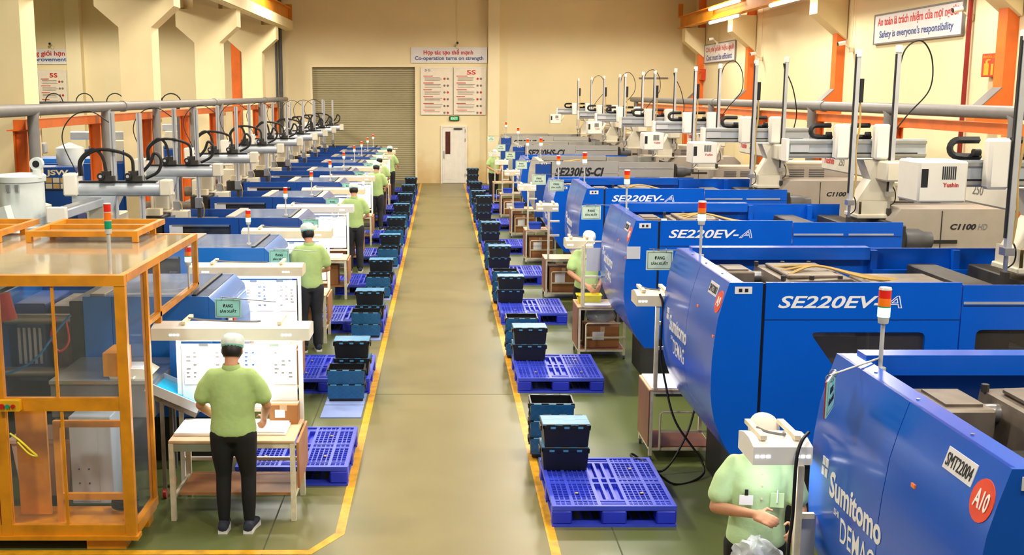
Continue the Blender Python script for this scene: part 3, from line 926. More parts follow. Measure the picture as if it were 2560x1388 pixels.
def make_status(face):
    t = thing('status_sign', (0, 0, 0), 'x', 'sign', 'hanging status signs')
    MB().box(-.15, .15, -.004, .004, -.22, 0).build('card', face, t)
    MB().box(-.135, .135, -.0055, -.004, -.205, -.20).box(-.135, .135, -.0055, -.004, -.02, -.015).box(-.135, -.13, -.0055, -.004, -.2, -.02).box(.13, .135, -.0055, -.004, -.2, -.02).build('border_line', 'ink_grey', t)
    lettering('ĐANG', .11, .04, lambda u, v, d: (-.055 + u, -.004 - d, -.10 + v), 'ink_black', t, bold=.02)
    lettering('SẢN XUẤT', .19, .045, lambda u, v, d: (-.095 + u, -.004 - d, -.16 + v), 'ink_black', t, bold=.02)
    for x in (-.07, .07):
        MB().tube(arc((x, 0, .0), .022, -pi * .5, pi * 1.4, 10, 'yz'), .003, 4).build('ring', 'steel', t)
    rod = [(-.12, 0, .02), (.45, -.15, .012)] if face == 'sign_pale' else [(.12, 0, .02), (-.12, 0, .02), (-.18, .12, -.10)]
    MB().tube(rod, .005, 6).build('hanger_rod', 'steel', t)
    return t
st_mint, st_pale = make_status('sign_mint'), make_status('sign_pale')
_st = {}
def status(loc, rz, label, pale=False, s=1.0):
    b = st_pale if pale else st_mint
    t = dup(b) if _st.get(pale) else b
    _st[pale] = 1
    t.location = loc; t.rotation_euler = (0, 0, rz); t['label'] = label; t.scale = (s, s, s)
    return t
a = status((1.94, 5.32, 2.06), radians(62), 'mint status sign hanging on the end of the nearest blue machine', False, .85)
MB().box(-.15, .15, .006, .012, -.225, -.005).build('red_card', 'sign_red', a)
for ch in list(a.children):
    if ch.name.startswith('hanger_rod'): bpy.data.objects.remove(ch)
MB().cyl((-.08, 0, .02), (.58, -.19, .0), .006, n=6).build('hanger_rod', 'steel', a)
status((2.00, 10.0, 2.02), 0, 'pale green status sign hanging by the second blue machine on the right', True, .82)
status((1.92, 14.1, 2.02), 0, 'pale green status sign hanging by the third blue machine on the right', True, .82)
status((1.90, 18.3, 2.02), 0, 'pale green status sign hanging by the fourth blue machine on the right', True, .85)
for i, (y, s) in enumerate(allr[4:]):
    status((1.80 - .02 * i, y + .1 + (.3 if i % 2 else 0), 1.95), 0, 'pale green status sign by the %s machine from the camera on the right' % rl[i + 4], True, .85)

# ------------------------------------------------------------------ moulding machines left of the aisle
def make_left(label, blue, kind):
    t = thing('moulding_machine', (0, 0, 0), label, 'machine', 'moulding machines left of the aisle')
    D = 1.3
    w = rounded([(-2.02, 1.5), (-1.12, 1.5), (-1.12, 1.12), (-2.02, 1.12)], .03)
    MB().prism(panel_hole(-2.12, -1.0, .45, 1.6, w), 'y', 0, .03).build('front_panel', blue, t)
    MB().box(-2.0, -1.13, .034, .042, 1.13, 1.49).build('window_pane', 'window_dark', t)
    MB().box(-2.0, -1.14, -.006, 0, 1.47, 1.50).build('window_rail', 'steel', t)
    MB().box(-2.04, -1.84, -.004, 0, 1.25, 1.49).build('paper_notice', 'paper_grey', t)
    MB().box(-.995, -.10, 0, .03, .45, 1.6, .004).build('front_panel', blue, t)
    prof = [(-.10, 1.6), (.0, 1.5), (.05, 1.2), (.05, .95), (-.02, .6), (-.10, .45)]
    MB().prism(prof, 'y', 0.0, D).build('end_cover', blue, t)
    MB().box(-2.12, -.10, D - .03, D, .45, 1.6).build('rear_panel', blue, t)
    MB().box(-2.12, -2.09, .03, D - .03, .45, 1.58).build('end_panel', blue, t)
    MB().box(-2.09, -.10, .03, D - .03, .6, 1.22).build('machine_bed', 'dark_iron', t)
    MB().box(-1.20, -1.06, .03, D - .03, 1.54, 1.62, .006).build('cross_bar', 'machine_taupe', t)
    MB().box(-1.05, -.26, .03, D - .03, 1.595, 1.605).build('clear_cover', 'plexi_blue', t)
    for k in range(2):
        MB().tube(smooth_path([(-1.0 + .35 * k, .2, 1.58), (-.85 + .35 * k, .7, 1.5), (-.6 + .25 * k, .5, 1.56), (-.5 + .2 * k, 1.0, 1.5)]), .014, 5).build('hose', 'silver', t)
    MB().box(-.95, -.35, .3, 1.0, 1.22, 1.5, .02).build('toggle_housing', 'oily_steel', t)
    MB().box(-.26, -.22, .03, D - .03, 1.58, 1.615).build('cover_hinge', 'black', t)
    MB().box(-.21, -.11, .03, D - .03, 1.585, 1.6).build('end_lid', 'plexi_blue' if kind else 'machine_grey', t)
    for y in (.25, 1.05):
        MB().cyl((-2.09, y, 1.4), (-1.0, y, 1.4), .04, n=10).build('tie_bar', 'steel', t)
    MB().box(-2.0, -1.5, .2, 1.1, 1.22, 1.5, .02).build('mould', 'dark_iron', t)
    MB().box(-2.05, -.12, .08, D - .08, 0, .6).build('base', 'dark_iron', t)
    # fixed platen, barrel and hopper beyond the guarded end
    MB().box(-2.5, -2.16, .1, D - .1, .3, 1.62, .02).build('fixed_platen', 'dark_iron', t)
    MB().box(-3.5, -2.55, .2, D - .2, .3, 1.15, .02).build('injection_unit', 'machine_taupe', t)
    MB().cyl((-2.5, .65, 1.35), (-3.5, .65, 1.35), .11, n=12).build('barrel', 'oily_steel', t)
    MB().box(-3.3, -2.9, .4, .9, 1.18, 1.62, .02).build('feed_block', 'robot_beige', t)
    MB().lathe([(.08, 1.62), (.22, 1.9), (.22, 2.05), (.2, 2.06), (.02, 2.12)], (-3.1, .65, 0), 14).build('hopper', 'robot_beige', t)
    MB().box(-2.42, -2.2, .12, .3, 1.62, 1.72).build('cable_box', 'lamp_cream', t)
    return t
ml_y = [9.95, 13.17, 16.4, 19.73, 23.1, 26.4, 29.6, 32.3, 35.0, 37.8]
lb0 = make_left('nearest', 'blue_left', 1)
ln0 = make_left('x', 'blue_navy', 0)
for i, y in enumerate(ml_y):
    if i < 2:
        m = lb0 if i == 0 else dup(lb0)
        m['label'] = ['light blue moulding machine behind the yellow cabin, nearest on the left', 'second light blue moulding machine from the camera on the left'][i]
    else:
        m = ln0 if i == 2 else dup(ln0)
        m['label'] = '%s navy blue moulding machine of the left row' % nth(i - 2, 8)
    m.location = (-2.05, y, 0)
for i, y in enumerate(ml_y):
    tower((-2.36, y + .16, 1.62), '%s signal tower from the camera on the left machines' % (rl + ['tenth'])[i], .95)
    s = status((-1.97, y - .006, 1.58), 0, 'mint status sign hanging on the %s machine end of the left row' % nth(i, 10), False, .8)
for m in [o for o in bpy.data.objects if o.name.startswith('moulding_machine') and o.location.x < 0 and o.location.y < 25]:
    MB().box(.045, .053, .15, .33, 1.26, 1.42).build('number_plate', 'board_white', m)
    MB().box(.045, .054, .40, .52, 1.28, 1.44).build('round_badge', 'sign_orange', m)

# ------------------------------------------------------------------ take-out robots on the right machines
def make_robot_right():
    t = thing('take_out_robot', (0, 0, 0), 'x', 'robot', 'robots over the right machines')
    # origin: on the machine at x 5.3, machine mid width, z 1.95
    MB().box(-.42, -.02, -.22, .22, 0, .05, .01).box(-.4, -.37, -.2, .2, .05, .2).box(-.4, -.05, -.2, -.17, .05, .2).build('foot', 'robot_beige', t)
    MB().prism([(-.40, .2), (.1, .2), (.02, .45), (.1, .68), (-.35, .68), (-.25, .45)], 'y', -.13, .13).build('pedestal', 'robot_beige', t)
    MB().box(-.20, .05, -.45, 1.75, .45, .68, .02).build('base_beam', 'robot_beige', t)
    lettering('Yushin', .38, .09, lambda u, v, d: (-.20 - d, 1.65 - u, .54 + v), 'ink_red', t, bold=.02, shear=.1)
    lettering('250', .2, .09, lambda u, v, d: (-.20 - d, 1.1 - u, .54 + v), 'ink_grey', t, shear=.2)
    b = MB().box(-1.22, .40, -.06, .08, .70, .92)
    b.build('traverse_beam', 'beam_grey', t)
    for z in (.72, .87):
        MB().box(-1.22, .40, -.085, -.06, z, z + .03).build('guide_rail', 'steel', t)
    MB().box(-1.20, -.98, -.075, -.06, .77, .86).build('name_plate', 'silver', t)
    MB().box(-1.2, .3, -.07, -.06, .75, .765).build('rack', 'black', t)
    MB().box(-1.26, -1.22, -.1, .1, .66, .93, .008).build('beam_end', 'robot_white', t)
    MB().box(-.05, .40, .1, .35, .66, .90, .03).build('motor_cover', 'lamp_white', t)
    for k, x in enumerate((-.62, -.16)):
        MB().box(x - .1, x + .08, -.22, -.09, .69, 1.10, .025).build('carriage', 'robot_white', t)
        px = x + .105
        a = MB().box(px - .022, px + .022, -.24, -.19, .22 + .1 * k, 1.93 + .05 * k)
        a.build('vertical_arm', 'silver', t)
        MB().box(px - .035, px - .022, -.23, -.2, .3, 1.9).build('arm_belt', 'black', t)
        MB().box(px - .03, px + .03, -.25, -.17, 1.86 + .05 * k, 1.95 + .05 * k, .01).build('arm_cap', 'lamp_white', t)
        if k == 0:
            MB().cyl((px + .05, -.21, 1.35), (px + .05, -.21, 1.62), .032, n=10).build('air_unit', 'rubber', t)
            MB().tube(smooth_path([(px + .05, -.21, 1.35), (px + .06, -.22, 1.1), (px + .03, -.22, .8), (px + .05, -.22, .5), (px + .03, -.22, .25)]), .012, 5).build('arm_cable', 'cable_tan', t)
        # gripper at the foot of the arm
        z0 = .22 + .1 * k
        MB().box(px - .04, px + .04, -.26, -.16, z0 - .06, z0).box(px - .012, px + .012, -.22, -.19, z0 - .22, z0 - .06).build('wrist', 'steel', t)
        MB().box(px - .02, px + .02, -.25, -.17, z0 - .28, z0 - .2).build('gripper', 'dark_iron', t)
        MB().tube(smooth_path([(px, -.2, z0 + .1), (px + .06, -.22, z0), (px + .07, -.2, z0 - .12), (px, -.2, z0 - .18)]), .007, 5).build('air_hose', 'rubber', t)
        # energy chain bent beside the carriage
        cx = x - .30
        MB().tube([(x - .1, -.02, 1.08), (cx + .05, -.02, 1.08)] + arc((cx + .03, -.02, 1.015), .065, pi / 2, 1.5 * pi, 8) + [(cx + .1, -.02, .945), (cx + .22, -.02, .945)], .028, 4).build('energy_chain', 'rubber', t)
        MB().cyl((x - .1, -.05, .98), (x - .16, -.05, .98), .03, n=10).build('drive_motor', 'black', t)
    return t
def robot_controller(t, dx=0, dz=0):
    c = MB().box(-1.52, -1.14, -.55, -.15, .40, .72, .015).build('controller', 'robot_white', t)
    for k in range(7):
        MB().box(-1.34 + .016 * k, -1.332 + .016 * k, -.555, -.55, .58, .68).build('vent', 'black', c)
    MB().box(-1.50, -1.45, -.556, -.55, .52, .66).build('handle_recess', 'black', c)
    MB().cyl((-1.13, -.35, .5), (-1.0, -.1, .66), .03).build('controller_arm', 'robot_beige', c)
    lettering('Yushin', .12, .035, lambda u, v, d: (-1.33 + u, -.55 - d, .52 + v), 'ink_red', c, bold=.02)
    c.location = (dx, 0, dz)
def robot_hose(t, loop):
    if loop:
        p = [(-.055, -.2, 1.62), (.02, -.2, 1.95), (.22, -.15, 2.05), (.40, -.05, 1.85), (.42, 0, 1.5), (.2, .05, 1.2), (.02, .1, .92)]
    else:
        p = [(-.055, -.2, 1.7), (-.1, -.2, 1.9), (-.04, -.2, 1.75), (.1, -.1, 1.5), (.2, 0, 1.15), (.2, .1, .9)]
    MB().tube(smooth_path(p, 7), .009, 6).build('air_line', 'rubber', t)
rob0 = make_robot_right()
rspots = [(8.1, 1, 0), (12.14, 0, 1), (16.3, 1, 2), (20.35, 1, 1), (24.35, 0, 2), (28.4, 1, 1), (32.2, 0, 1), (38.4, 1, 1)]
for i, (y, ctl, hose) in enumerate(rspots):
    r = rob0 if i == 0 else dup(rob0)
    r['label'] = ('robot with tall arms over the %s machine from the camera on the right' % rl[min(i + 1, 8)]) if i < 7 else 'farthest robot on the right standing out against the back wall'
    r.location = (5.3 if i else 5.1, y + .95, 1.99)
if True:
    robs = [o for o in bpy.data.objects if o.name.startswith('take_out_robot')]
    robs.sort(key=lambda o: o.location.y)
    for r, (y, ctl, hose) in zip(robs, rspots):
        if ctl: robot_controller(r, .10 if r is robs[0] else 0, .22 if r is robs[0] else 0)
        if hose: robot_hose(r, hose == 1)

# ------------------------------------------------------------------ robots of the left row
def make_robot_left():
    t = thing('take_out_robot', (0, 0, 0), 'x', 'robot', 'robots over the left machines')
    # origin: x -4.3, machine mid width, on the platen z 1.62
    MB().box(-.16, .16, -.18, .18, 0, .04, .008).box(-.12, .12, -.13, .13, .04, .42, .02).build('pedestal', 'robot_beige', t)
    MB().box(.12, .4, -.12, .12, -.35, .02, .01).build('tool_box', 'robot_beige', t)
    MB().box(-.08, .10, -1.5, .35, .42, .52, .01).build('base_beam', 'beam_grey', t)
    MB().box(-.1, .12, -1.58, -1.5, .38, .56, .01).build('beam_end', 'robot_white', t)
    MB().box(-.05, .07, -1.5, .3, .52, .535).build('guide_rail', 'steel', t)
    MB().cyl((-.25, 0, .63), (.90, 0, .63), .09, n=16).build('traverse_beam', 'beam_grey', t)
    MB().box(-.22, .75, -.05, .05, .715, .735).build('guide_rail', 'black', t)
    MB().box(-.40, -.22, -.13, .13, .55, .83, .02).build('end_cover', 'robot_white', t)
    MB().box(.80, .94, -.1, .1, .55, .75, .015).build('end_cover', 'robot_beige', t)
    MB().prism([(-.3, .55), (.25, .55), (.2, .36), (-.05, .3), (-.3, .42)], 'y', -.1, .1).build('bracket', 'beam_grey', t)
    for k, x in enumerate((.14, .48)):
        MB().box(x - .09, x + .10, -.11, .09, .735, .80).box(x - .06, x + .04, -.09, .07, .80, .86).build('carriage', 'dark_iron', t)
        MB().cyl((x - .05, -.16, .80), (x - .05, -.10, .80), .045, n=12).build('pulley', 'black', t)
        MB().cyl((x - .05, -.165, .80), (x - .05, -.16, .80), .02, n=10).build('pulley_hub', 'silver', t)
        px = x + .08
        MB().box(px - .028, px + .028, -.03, .03, .16 + .06 * k, 1.60 - .02 * k).build('vertical_arm', 'silver', t)
        MB().box(px - .006, px + .006, -.035, -.03, .2, 1.58).build('arm_groove', 'pipe_grey', t)
        MB().box(px - .05, px + .05, -.06, .06, .0 + .06 * k, .16 + .06 * k).build('wrist', 'steel', t)
        MB().box(px - .02, px + .03, -.05, .05, -.2 + .06 * k, .0 + .06 * k).build('gripper', 'dark_iron', t)
        MB().tube(smooth_path([(px, 0, .2), (px + .08, -.05, .1), (px + .06, 0, -.1), (px, 0, -.15)]), .008, 5).build('air_hose', 'cable_tan', t)
        MB().tube(smooth_path([(-.2 + .03 * k, -.05, .80), (-.18 + .02 * k, -.06, 1.0), (-.02 + .09 * k, -.06, 1.13), (x - .05, -.05, 1.05), (x + .0, -.05, .83)], 7), .021, 7).build('corrugated_hose', 'rubber', t)
    MB().tube(smooth_path([(.52, .06, .80), (.66, .06, .95), (.72, .06, 1.08), (.80, .06, 1.0), (.76, .06, .85), (.6, .06, .76)], 6), .021, 7).build('corrugated_hose', 'rubber', t)
    MB().tube(smooth_path([(-.25, 0, .82), (-.42, .02, 1.25), (-.30, .02, 1.52), (-.05, .02, 1.60), (.2, .02, 1.45)], 8), .008, 5).build('air_line', 'rubber', t)
    return t
rb0 = make_robot_left()
for i, y in enumerate(ml_y[1:]):
    r = rb0 if i == 0 else dup(rb0)
    r['label'] = '%s robot of the left row, with two slim arms and black hoses' % nth(i, 9)
    r.location = (-4.35, y + .72, 1.62)

# ------------------------------------------------------------------ pallets
def make_pallet():
    t = thing('pallet', (0, 0, 0), 'x', 'pallet', 'blue plastic pallets')
    W, D, z0, z1 = .5, .60, .118, .15
    d = MB()
    e = .035
    d.box(-W, W, -D, -D + e, z0, z1).box(-W, W, D - e, D, z0, z1).box(-W, -W + e, -D + e, D - e, z0, z1).box(W - e, W, -D + e, D - e, z0, z1)
    for x in (-.33, -.115, .115, .33):                       # main bands front to back
        d.box(x - .014, x + .014, -D + e, D - e, z0, z1 - .001)
    for x in (-.035, .035):
        d.box(x - .012, x + .012, -.46, .46, z0, z1 - .001)
    for y in (-.46, -.06, .06, .46):
        d.box(-W + e, W - e, y - .014, y + .014, z0 - .001, z1 - .002)
    for y in (-.025, .025):
        d.box(-W + e, -.1, y - .008, y + .008, z0, z1 - .003).box(.1, W - e, y - .008, y + .008, z0, z1 - .003)
    for s in (-1, 1):
        for k in range(1, 5):                                # fine ribs in the four fields
            x = s * (.115 + .215 * k / 5)
            d.box(x - .005, x + .005, -.56, .56, z0 + .004, z1 - .004)
        for k in range(1, 3):
            x = s * (.345 + .12 * k / 3)
            d.box(x - .005, x + .005, -.56, .56, z0 + .004, z1 - .004)
        for k in range(1, 7):
            y = s * (.06 + .4 * k / 7)
            d.box(-.46, -.1, y - .005, y + .005, z0 + .005, z1 - .005).box(.1, .46, y - .005, y + .005, z0 + .005, z1 - .005)
        for k in range(1, 3):
            y = s * (.46 + .105 * k / 3)
            d.box(-.47, .47, y - .006, y + .006, z0 + .005, z1 - .006)
    d.build('deck', 'pallet_deck', t)
    MB().box(-W + .02, W - .02, -D + .02, D - .02, .112, .116).build('under_web', 'pallet', t)
    for x in (-.42, 0, .42):
        for y in (-.52, 0, .52):
            w = .08 if x else .10
            MB().box(x - w, x + w, y - .08, y + .08, .018, .118, .012).build('block', 'pallet', t)
    b = MB()
    for y in (-.54, 0, .54):
        b.box(-W, W, y - .06, y + .06, 0, .018)
    for k in range(13):
        x = -.48 + .08 * k
        b.box(x - .008, x + .008, -.5, .5, 0.002, .016)
    b.build('bottom_deck', 'pallet_deck', t)
    for x in (-.27, .27):
        for y in (-.3, .3):
            MB().cyl((x, y, z1 - .004), (x, y, z1 + .002), .014, n=8).build('grip_dot', 'cable_tan', t)
    return t
pr_y = [8.40, 12.41, 16.24, 19.7, 23.57, 27.7, 31.6, 34.8, 38.3]
pl_y = [9.34, 12.38, 15.65, 18.7, 22.1, 25.2, 28.4, 31.3, 34.4, 37.4]
p0 = make_pallet()
for side, ys, x in (('right', pr_y, 1.385), ('left', pl_y, -1.345)):
    for i, y in enumerate(ys):
        p = p0 if (i == 0 and side == 'right') else dup(p0)
        p.location = (x + .008 * rnd.uniform(-1, 1), y + .6, 0)
        p.scale = (1, 1, 1.18)
        p['label'] = '%s blue plastic pallet %s of the aisle' % (nth(i, len(ys)), side)

# ------------------------------------------------------------------ crates with hinged lids
CW, CD, CH = .21, .155, .2
def crate_body(t, hollow):
    def ring(k, z): return [(-CW * k, -CD * k, z), (CW * k, -CD * k, z), (CW * k, CD * k, z), (-CW * k, CD * k, z)]
    k0 = .9
    q = lambda a, b: [(a + i, a + (i + 1) % 4, b + (i + 1) % 4, b + i) for i in range(4)]
    b = MB()
    if hollow:
        b.add(ring(k0, 0) + ring(.97, CH - .01) + ring(.94, CH - .01) + ring(k0 - .03, .012),
              [(3, 2, 1, 0)] + q(0, 4) + q(4, 8) + q(8, 12) + [(12, 13, 14, 15)])
    else:
        b.add(ring(k0, 0) + ring(.97, CH - .012), [(3, 2, 1, 0)] + q(0, 4) + [(4, 5, 6, 7)])
    b.build('body', 'crate_black', t)
    r = MB()
    r.box(-CW, CW, -CD, -CD + .014, CH - .028, CH).box(-CW, CW, CD - .014, CD, CH - .028, CH)
    r.box(-CW, -CW + .014, -CD, CD, CH - .028, CH).box(CW - .014, CW, -CD, CD, CH - .028, CH)
    r.build('rim', 'crate_black', t)
    for s in (-1, 1):
        h = MB().box(s * CW, s * (CW + .012), -.06, .06, CH - .075, CH - .03)
        h.build('handle', 'crate_black', t)
    for x in (-.12, 0, .12):
        MB().box(x - .022, x + .022, -CD - .006, -CD, CH - .03, CH - .012).build('clip', 'crate_blue', t)
def make_closed():
    t = thing('crate', (0, 0, 0), 'x', 'crate', 'closed black crates')
    crate_body(t, False)
    zig = [(-CW + .004, 0), (-.13, 0), (-.11, .022), (-.03, .022), (-.01, -.022), (.07, -.022), (.09, 0), (CW - .004, 0)]
    for s in (-1, 1):
        edge = [(x, y + .0015 * s) for x, y in zig]
        poly = edge + [(CW - .004, s * (CD - .018)), (-CW + .004, s * (CD - .018))]
        if s < 0: poly = poly[::-1]
        MB().prism(poly, 'z', CH - .004, CH + .006).build('lid_flap', 'crate_blue', t)
        for x in (-.14, 0, .14):
            MB().cyl((x - .035, s * (CD - .010), CH + .003), (x + .035, s * (CD - .010), CH + .003), .007, n=6).build('hinge', 'crate_black', t)
    return t
def make_open():
    t = thing('crate', (0, 0, 0), 'x', 'crate', 'open crates with hanging lids')
    crate_body(t, True)
    for s in (-1, 1):
        w, h = CW - .006, .155
        f = MB().box(-w, w, -.004, .004, -h, 0)
        for k in range(-4, 9):                               # diamond ribs, clipped to the flap
            for sg in (-1, 1):
                a = -w + k * .065
                x0, z0_, x1, z1_ = a, -h + .012, a + h, -.012
                if x1 < -w or x0 > w: continue
                lo, hi = max(x0, -w + .008), min(x1, w - .008)
                if hi - lo < .02: continue
                za, zb = -h + .012 + (lo - x0), -h + .012 + (hi - x0)
                za, zb = min(za, -.012), min(zb, -.012)
                f.bar((sg * lo, s * .005, za), (sg * hi, s * .005, zb), .005, .004, up=(0, 1, 0))
        R = Matrix.Rotation(radians(7) * -s, 3, 'X')
        f.turn(R).move((0, s * (CD + .012), CH - .012))
        f.build('lid_flap', 'crate_blue_deep', t)
        for x in (-.14, 0, .14):
            MB().cyl((x - .035, s * (CD + .008), CH - .008), (x + .035, s * (CD + .008), CH - .008), .008, n=6).build('hinge', 'crate_blue', t)
    return t
cl0, op0 = make_closed(), make_open()
_cu = {}
def crate(kind, x, y, z, label, rz=0.0):
    b = cl0 if kind == 'c' else op0
    t = dup(b) if _cu.get(kind) else b
    _cu[kind] = 1
    t.location = (x, y, z); t.rotation_euler = (0, 0, rz); t['label'] = label
lev = {2: ['lower', 'upper'], 3: ['bottom', 'middle', 'top']}
for i, y in enumerate(pr_y):
    who = 'the %s pallet right of the aisle' % nth(i, len(pr_y))
    n = 3 if i in (5, 8) else 2
    for k in range(n):
        crate('c', 1.085 + .004 * k, y + 1.0 + .003 * k, .178 + k * (CH + .008), '%s lidded black crate on %s' % (lev[n][k], who), .02 * (k - .5))
    if i < 7:
        MB().box(.92, 1.34, y + 1.32, y + 2.05, 0, .014).build('floor_mat', 'mat_blue', label='pale blue mat behind %s' % who, cat='mat', group='floor mats right')
        for k in range(3):
            crate('o', 1.05, y + 1.82 + .01 * k, .014 + k * .165, '%s open crate behind %s' % (lev[3][k], who), -.02)
for i, y in enumerate(pl_y):
    who = 'the %s pallet left of the aisle' % nth(i, len(pl_y))
    if i == 0: continue
    n = 2
    for k in range(n):
        crate('c', -1.055 - .004 * k, y + .30 + .003 * k, .178 + k * (CH + .008), '%s lidded black crate on %s' % (lev[n][k], who), .02 * (k - .5))
    m_ = MB().box(-1.31, -.87, y - .50, y - .03, 0, .014).build('floor_mat', 'mat_blue', label='pale blue mat under the crates before %s' % who, cat='mat', group='floor mats left')
    if i == 1:
        MB().box(-1.31, -.87, y - .98, y - .52, 0, .014).build('floor_mat', 'mat_blue', label='pale blue empty floor mat between the nearest two left pallets', cat='mat')
    for k in range(2):
        crate('o', -1.085, y - .22 + .01 * k, .014 + k * .165, '%s open crate before %s' % (lev[2][k], who), .02)

# ------------------------------------------------------------------ workers
def remeshed(mb, name, material, parent, voxel, smooth=6):
    me = mb.mesh(name, material)
    o = bpy.data.objects.new(name, me)
    COL.objects.link(o)
    md = o.modifiers.new('r', 'REMESH'); md.mode = 'VOXEL'; md.voxel_size = voxel; md.use_smooth_shade = True
    ms = o.modifiers.new('s', 'SMOOTH'); ms.factor = .5; ms.iterations = smooth
    bpy.context.view_layer.update()
    m2 = bpy.data.meshes.new_from_object(o.evaluated_get(bpy.context.evaluated_depsgraph_get()))
    bpy.data.objects.remove(o)
    m2.name = name
    if not m2.materials: m2.materials.append(M[material])
    return put(name, m2, parent)
def hand(mb, wrist, fdir, palm_n, side, curl=.6):
    """palm and five unequal, bent fingers; fdir finger direction, palm_n palm normal"""
    f = Vector(fdir).normalized(); n_ = Vector(palm_n).normalized()
    a = f.cross(n_).normalized() * side
    w = Vector(wrist)
    R = Matrix((a, f, n_)).transposed()
    mb.cb(w + f * .045, (.078, .09, .028), .011, R)
    mb.limb([w - f * .02, w + f * .02], [.024, .027], 8)
    for k, L in enumerate((.068, .076, .071, .056)):
        b = w + f * .088 + a * (-.03 + .02 * k)
        d1 = (f * cos(curl * .5) + n_ * sin(curl * .5)); d2 = (f * cos(curl * 1.5) + n_ * sin(curl * 1.5)); d3 = (f * cos(curl * 2.4) + n_ * sin(curl * 2.4))
        p1 = b + d1 * L * .45; p2 = p1 + d2 * L * .32; p3 = p2 + d3 * L * .25
        mb.limb([b - f * .02, p1, p2, p3], [.0095, .009, .0085, .007], 7)
    tb = w + f * .025 - a * .034
    t1 = tb + (f * .5 - a * .7 + n_ * .25).normalized() * .035
    t2 = t1 + (f * .9 - a * .1 + n_ * .5).normalized() * .032
    mb.limb([tb + a * .02, t1, t2], [.013, .011, .009], 7)
def make_person(label, loc, rz, H=1.66, shirt='shirt', pants='trousers', cap='cap_white', band=None, hair=True, tight=False,
                wr=(.17, .34, .92), wl=(-.17, .34, .92), headtilt=18, badge=False, voxel=.013, feet=(.095, .095), turn_head=0, shoe=True):
    """standing figure facing +y, forearms reaching forward; x is the figure's right"""
    t = thing('person', loc, label, 'person', None, rz)
    S = H / 1.66
    # trousers
    q = MB()
    lr = (.088, .062, .046) if tight else (.095, .074, .068)
    q.loft([((0, -.005, .79), .14, .105), ((0, -.005, .86), .165, .12), ((0, -.005, .93), .163, .115), ((0, 0, 1.0), .148, .10)], 18)
    for s in (-1, 1):
        fx = feet[0] if s > 0 else -feet[1]
        q.limb([(s * .085, -.01, .84), (s * .09, -.005, .68), (fx * .98, .012, .48), (fx, -.012, .30), (fx, -.02, .10)],
               [lr[0] + .012, lr[0], lr[1], lr[1] * .95, lr[2]], 12)
    remeshed(q, 'trousers', pants, t, voxel, 8)
    # shirt with sleeves and collar
    q = MB()
    hem = .84
    q.loft([((0, 0, hem), .178, .125), ((0, 0, hem + .05), .18, .128), ((0, 0, 1.0), .166, .118), ((0, .0, 1.12), .172, .12), ((0, .005, 1.22), .184, .122),
            ((0, .0, 1.31), .19, .105), ((0, -.008, 1.365), .165, .085), ((0, -.012, 1.395), .10, .068), ((0, -.012, 1.41), .062, .058)], 20)
    el = {}
    for s, wv in ((1, wr), (-1, wl)):
        sh = Vector((s * .172, -.012, 1.335))
        e = Vector((s * .255, .03, 1.07))
        el[s] = e
        m_ = sh.lerp(e, .72)
        q.limb([sh + Vector((-s * .04, 0, .005)), sh.lerp(e, .35), m_], [.066, .068, .072], 12)
    remeshed(q, 'shirt', shirt, t, voxel, 8)
    MB().lathe([(.068, 1.385), (.074, 1.40), (.064, 1.435), (.058, 1.43), (.062, 1.40)], (0, -.010, 0), 16).build('collar', shirt, t)
    # body: head, neck, arms and hands as one skin
    b = MB()
    R = Matrix.Rotation(radians(-headtilt), 3, 'X') @ Matrix.Rotation(turn_head, 3, 'Z')
    nk = Vector((0, -.012, 1.42))
    hc = nk + R @ Vector((0, .02, .125))
    b.limb([(0, -.012, 1.33), nk + Vector((0, 0, .01)), nk + R @ Vector((0, .004, .06))], [.058, .052, .052], 12)
    def hp(x, y, z): return hc + R @ Vector((x, y, z))
    hd = MB().ball((0, 0, 0), (.074, .093, .112), 18, 14)
    vs = []
    for p in hd.v:
        x, y, z = p
        if z < 0:
            x *= 1 - .32 * (z / .112) ** 2; y = y * (1 - .12 * (z / .112) ** 2) + .012 * (-z / .112)
        vs.append(hp(x, y, z))
    b.add(vs, hd.f)
    b.limb([hp(0, .088, .012), hp(0, .108, -.018)], [.009, .014], 8)
    b.limb([hp(-.02, .086, -.058), hp(.02, .086, -.058)], [.009, .009], 8)
    for s in (-1, 1):
        b.ball(tuple(hp(s * .075, -.005, -.005)), (.011, .022, .030), 8, 6)
        b.ball(tuple(hp(s * .03, .076, .022)), (.018, .012, .010), 8, 6)
    core = [(0, -.01, 1.36), (0, 0, 1.15), (0, 0, .95)]
    b.limb(core, [.06, .09, .08], 10)
    for s, wv in ((1, wr), (-1, wl)):
        sh = Vector((s * .165, -.012, 1.33)); e = el[s]; w = Vector(wv)
        b.limb([(0, -.01, 1.33), sh, sh.lerp(e, .5), e], [.05, .048, .043, .037], 10)
        b.limb([e, e.lerp(w, .35), w], [.037, .037, .025], 10)
        f = (w - e).normalized()
        up = Vector((-s * .75, 0, -.5))
        up = (up - f * up.dot(f)).normalized()
        hand(b, w, f + Vector((0, 0, -.15)), up, -s, .55)
    remeshed(b, 'body', 'skin', t, .0075 if voxel < .012 else .009, 2)
    for s in (-1, 1):
        c = hp(s * .03, .085, .018)
        MB().ball(tuple(c), (.010, .006, .007), 8, 6).build('eye', 'eye', t)
        MB().limb([hp(s * .015, .084, .038), hp(s * .045, .076, .040)], [.0035, .003], 6).build('eyebrow', 'hair', t)
    MB().limb([hp(-.018, .093, -.056), hp(.018, .093, -.056)], [.005, .005], 6).build('mouth', 'lips', t)
    # hair at the back and sides
    q = MB()
    t2 = MB().ball((0, -.012, .01), (.080, .092, .112), 18, 14)
    keep = [i for i, p in enumerate(t2.v)]
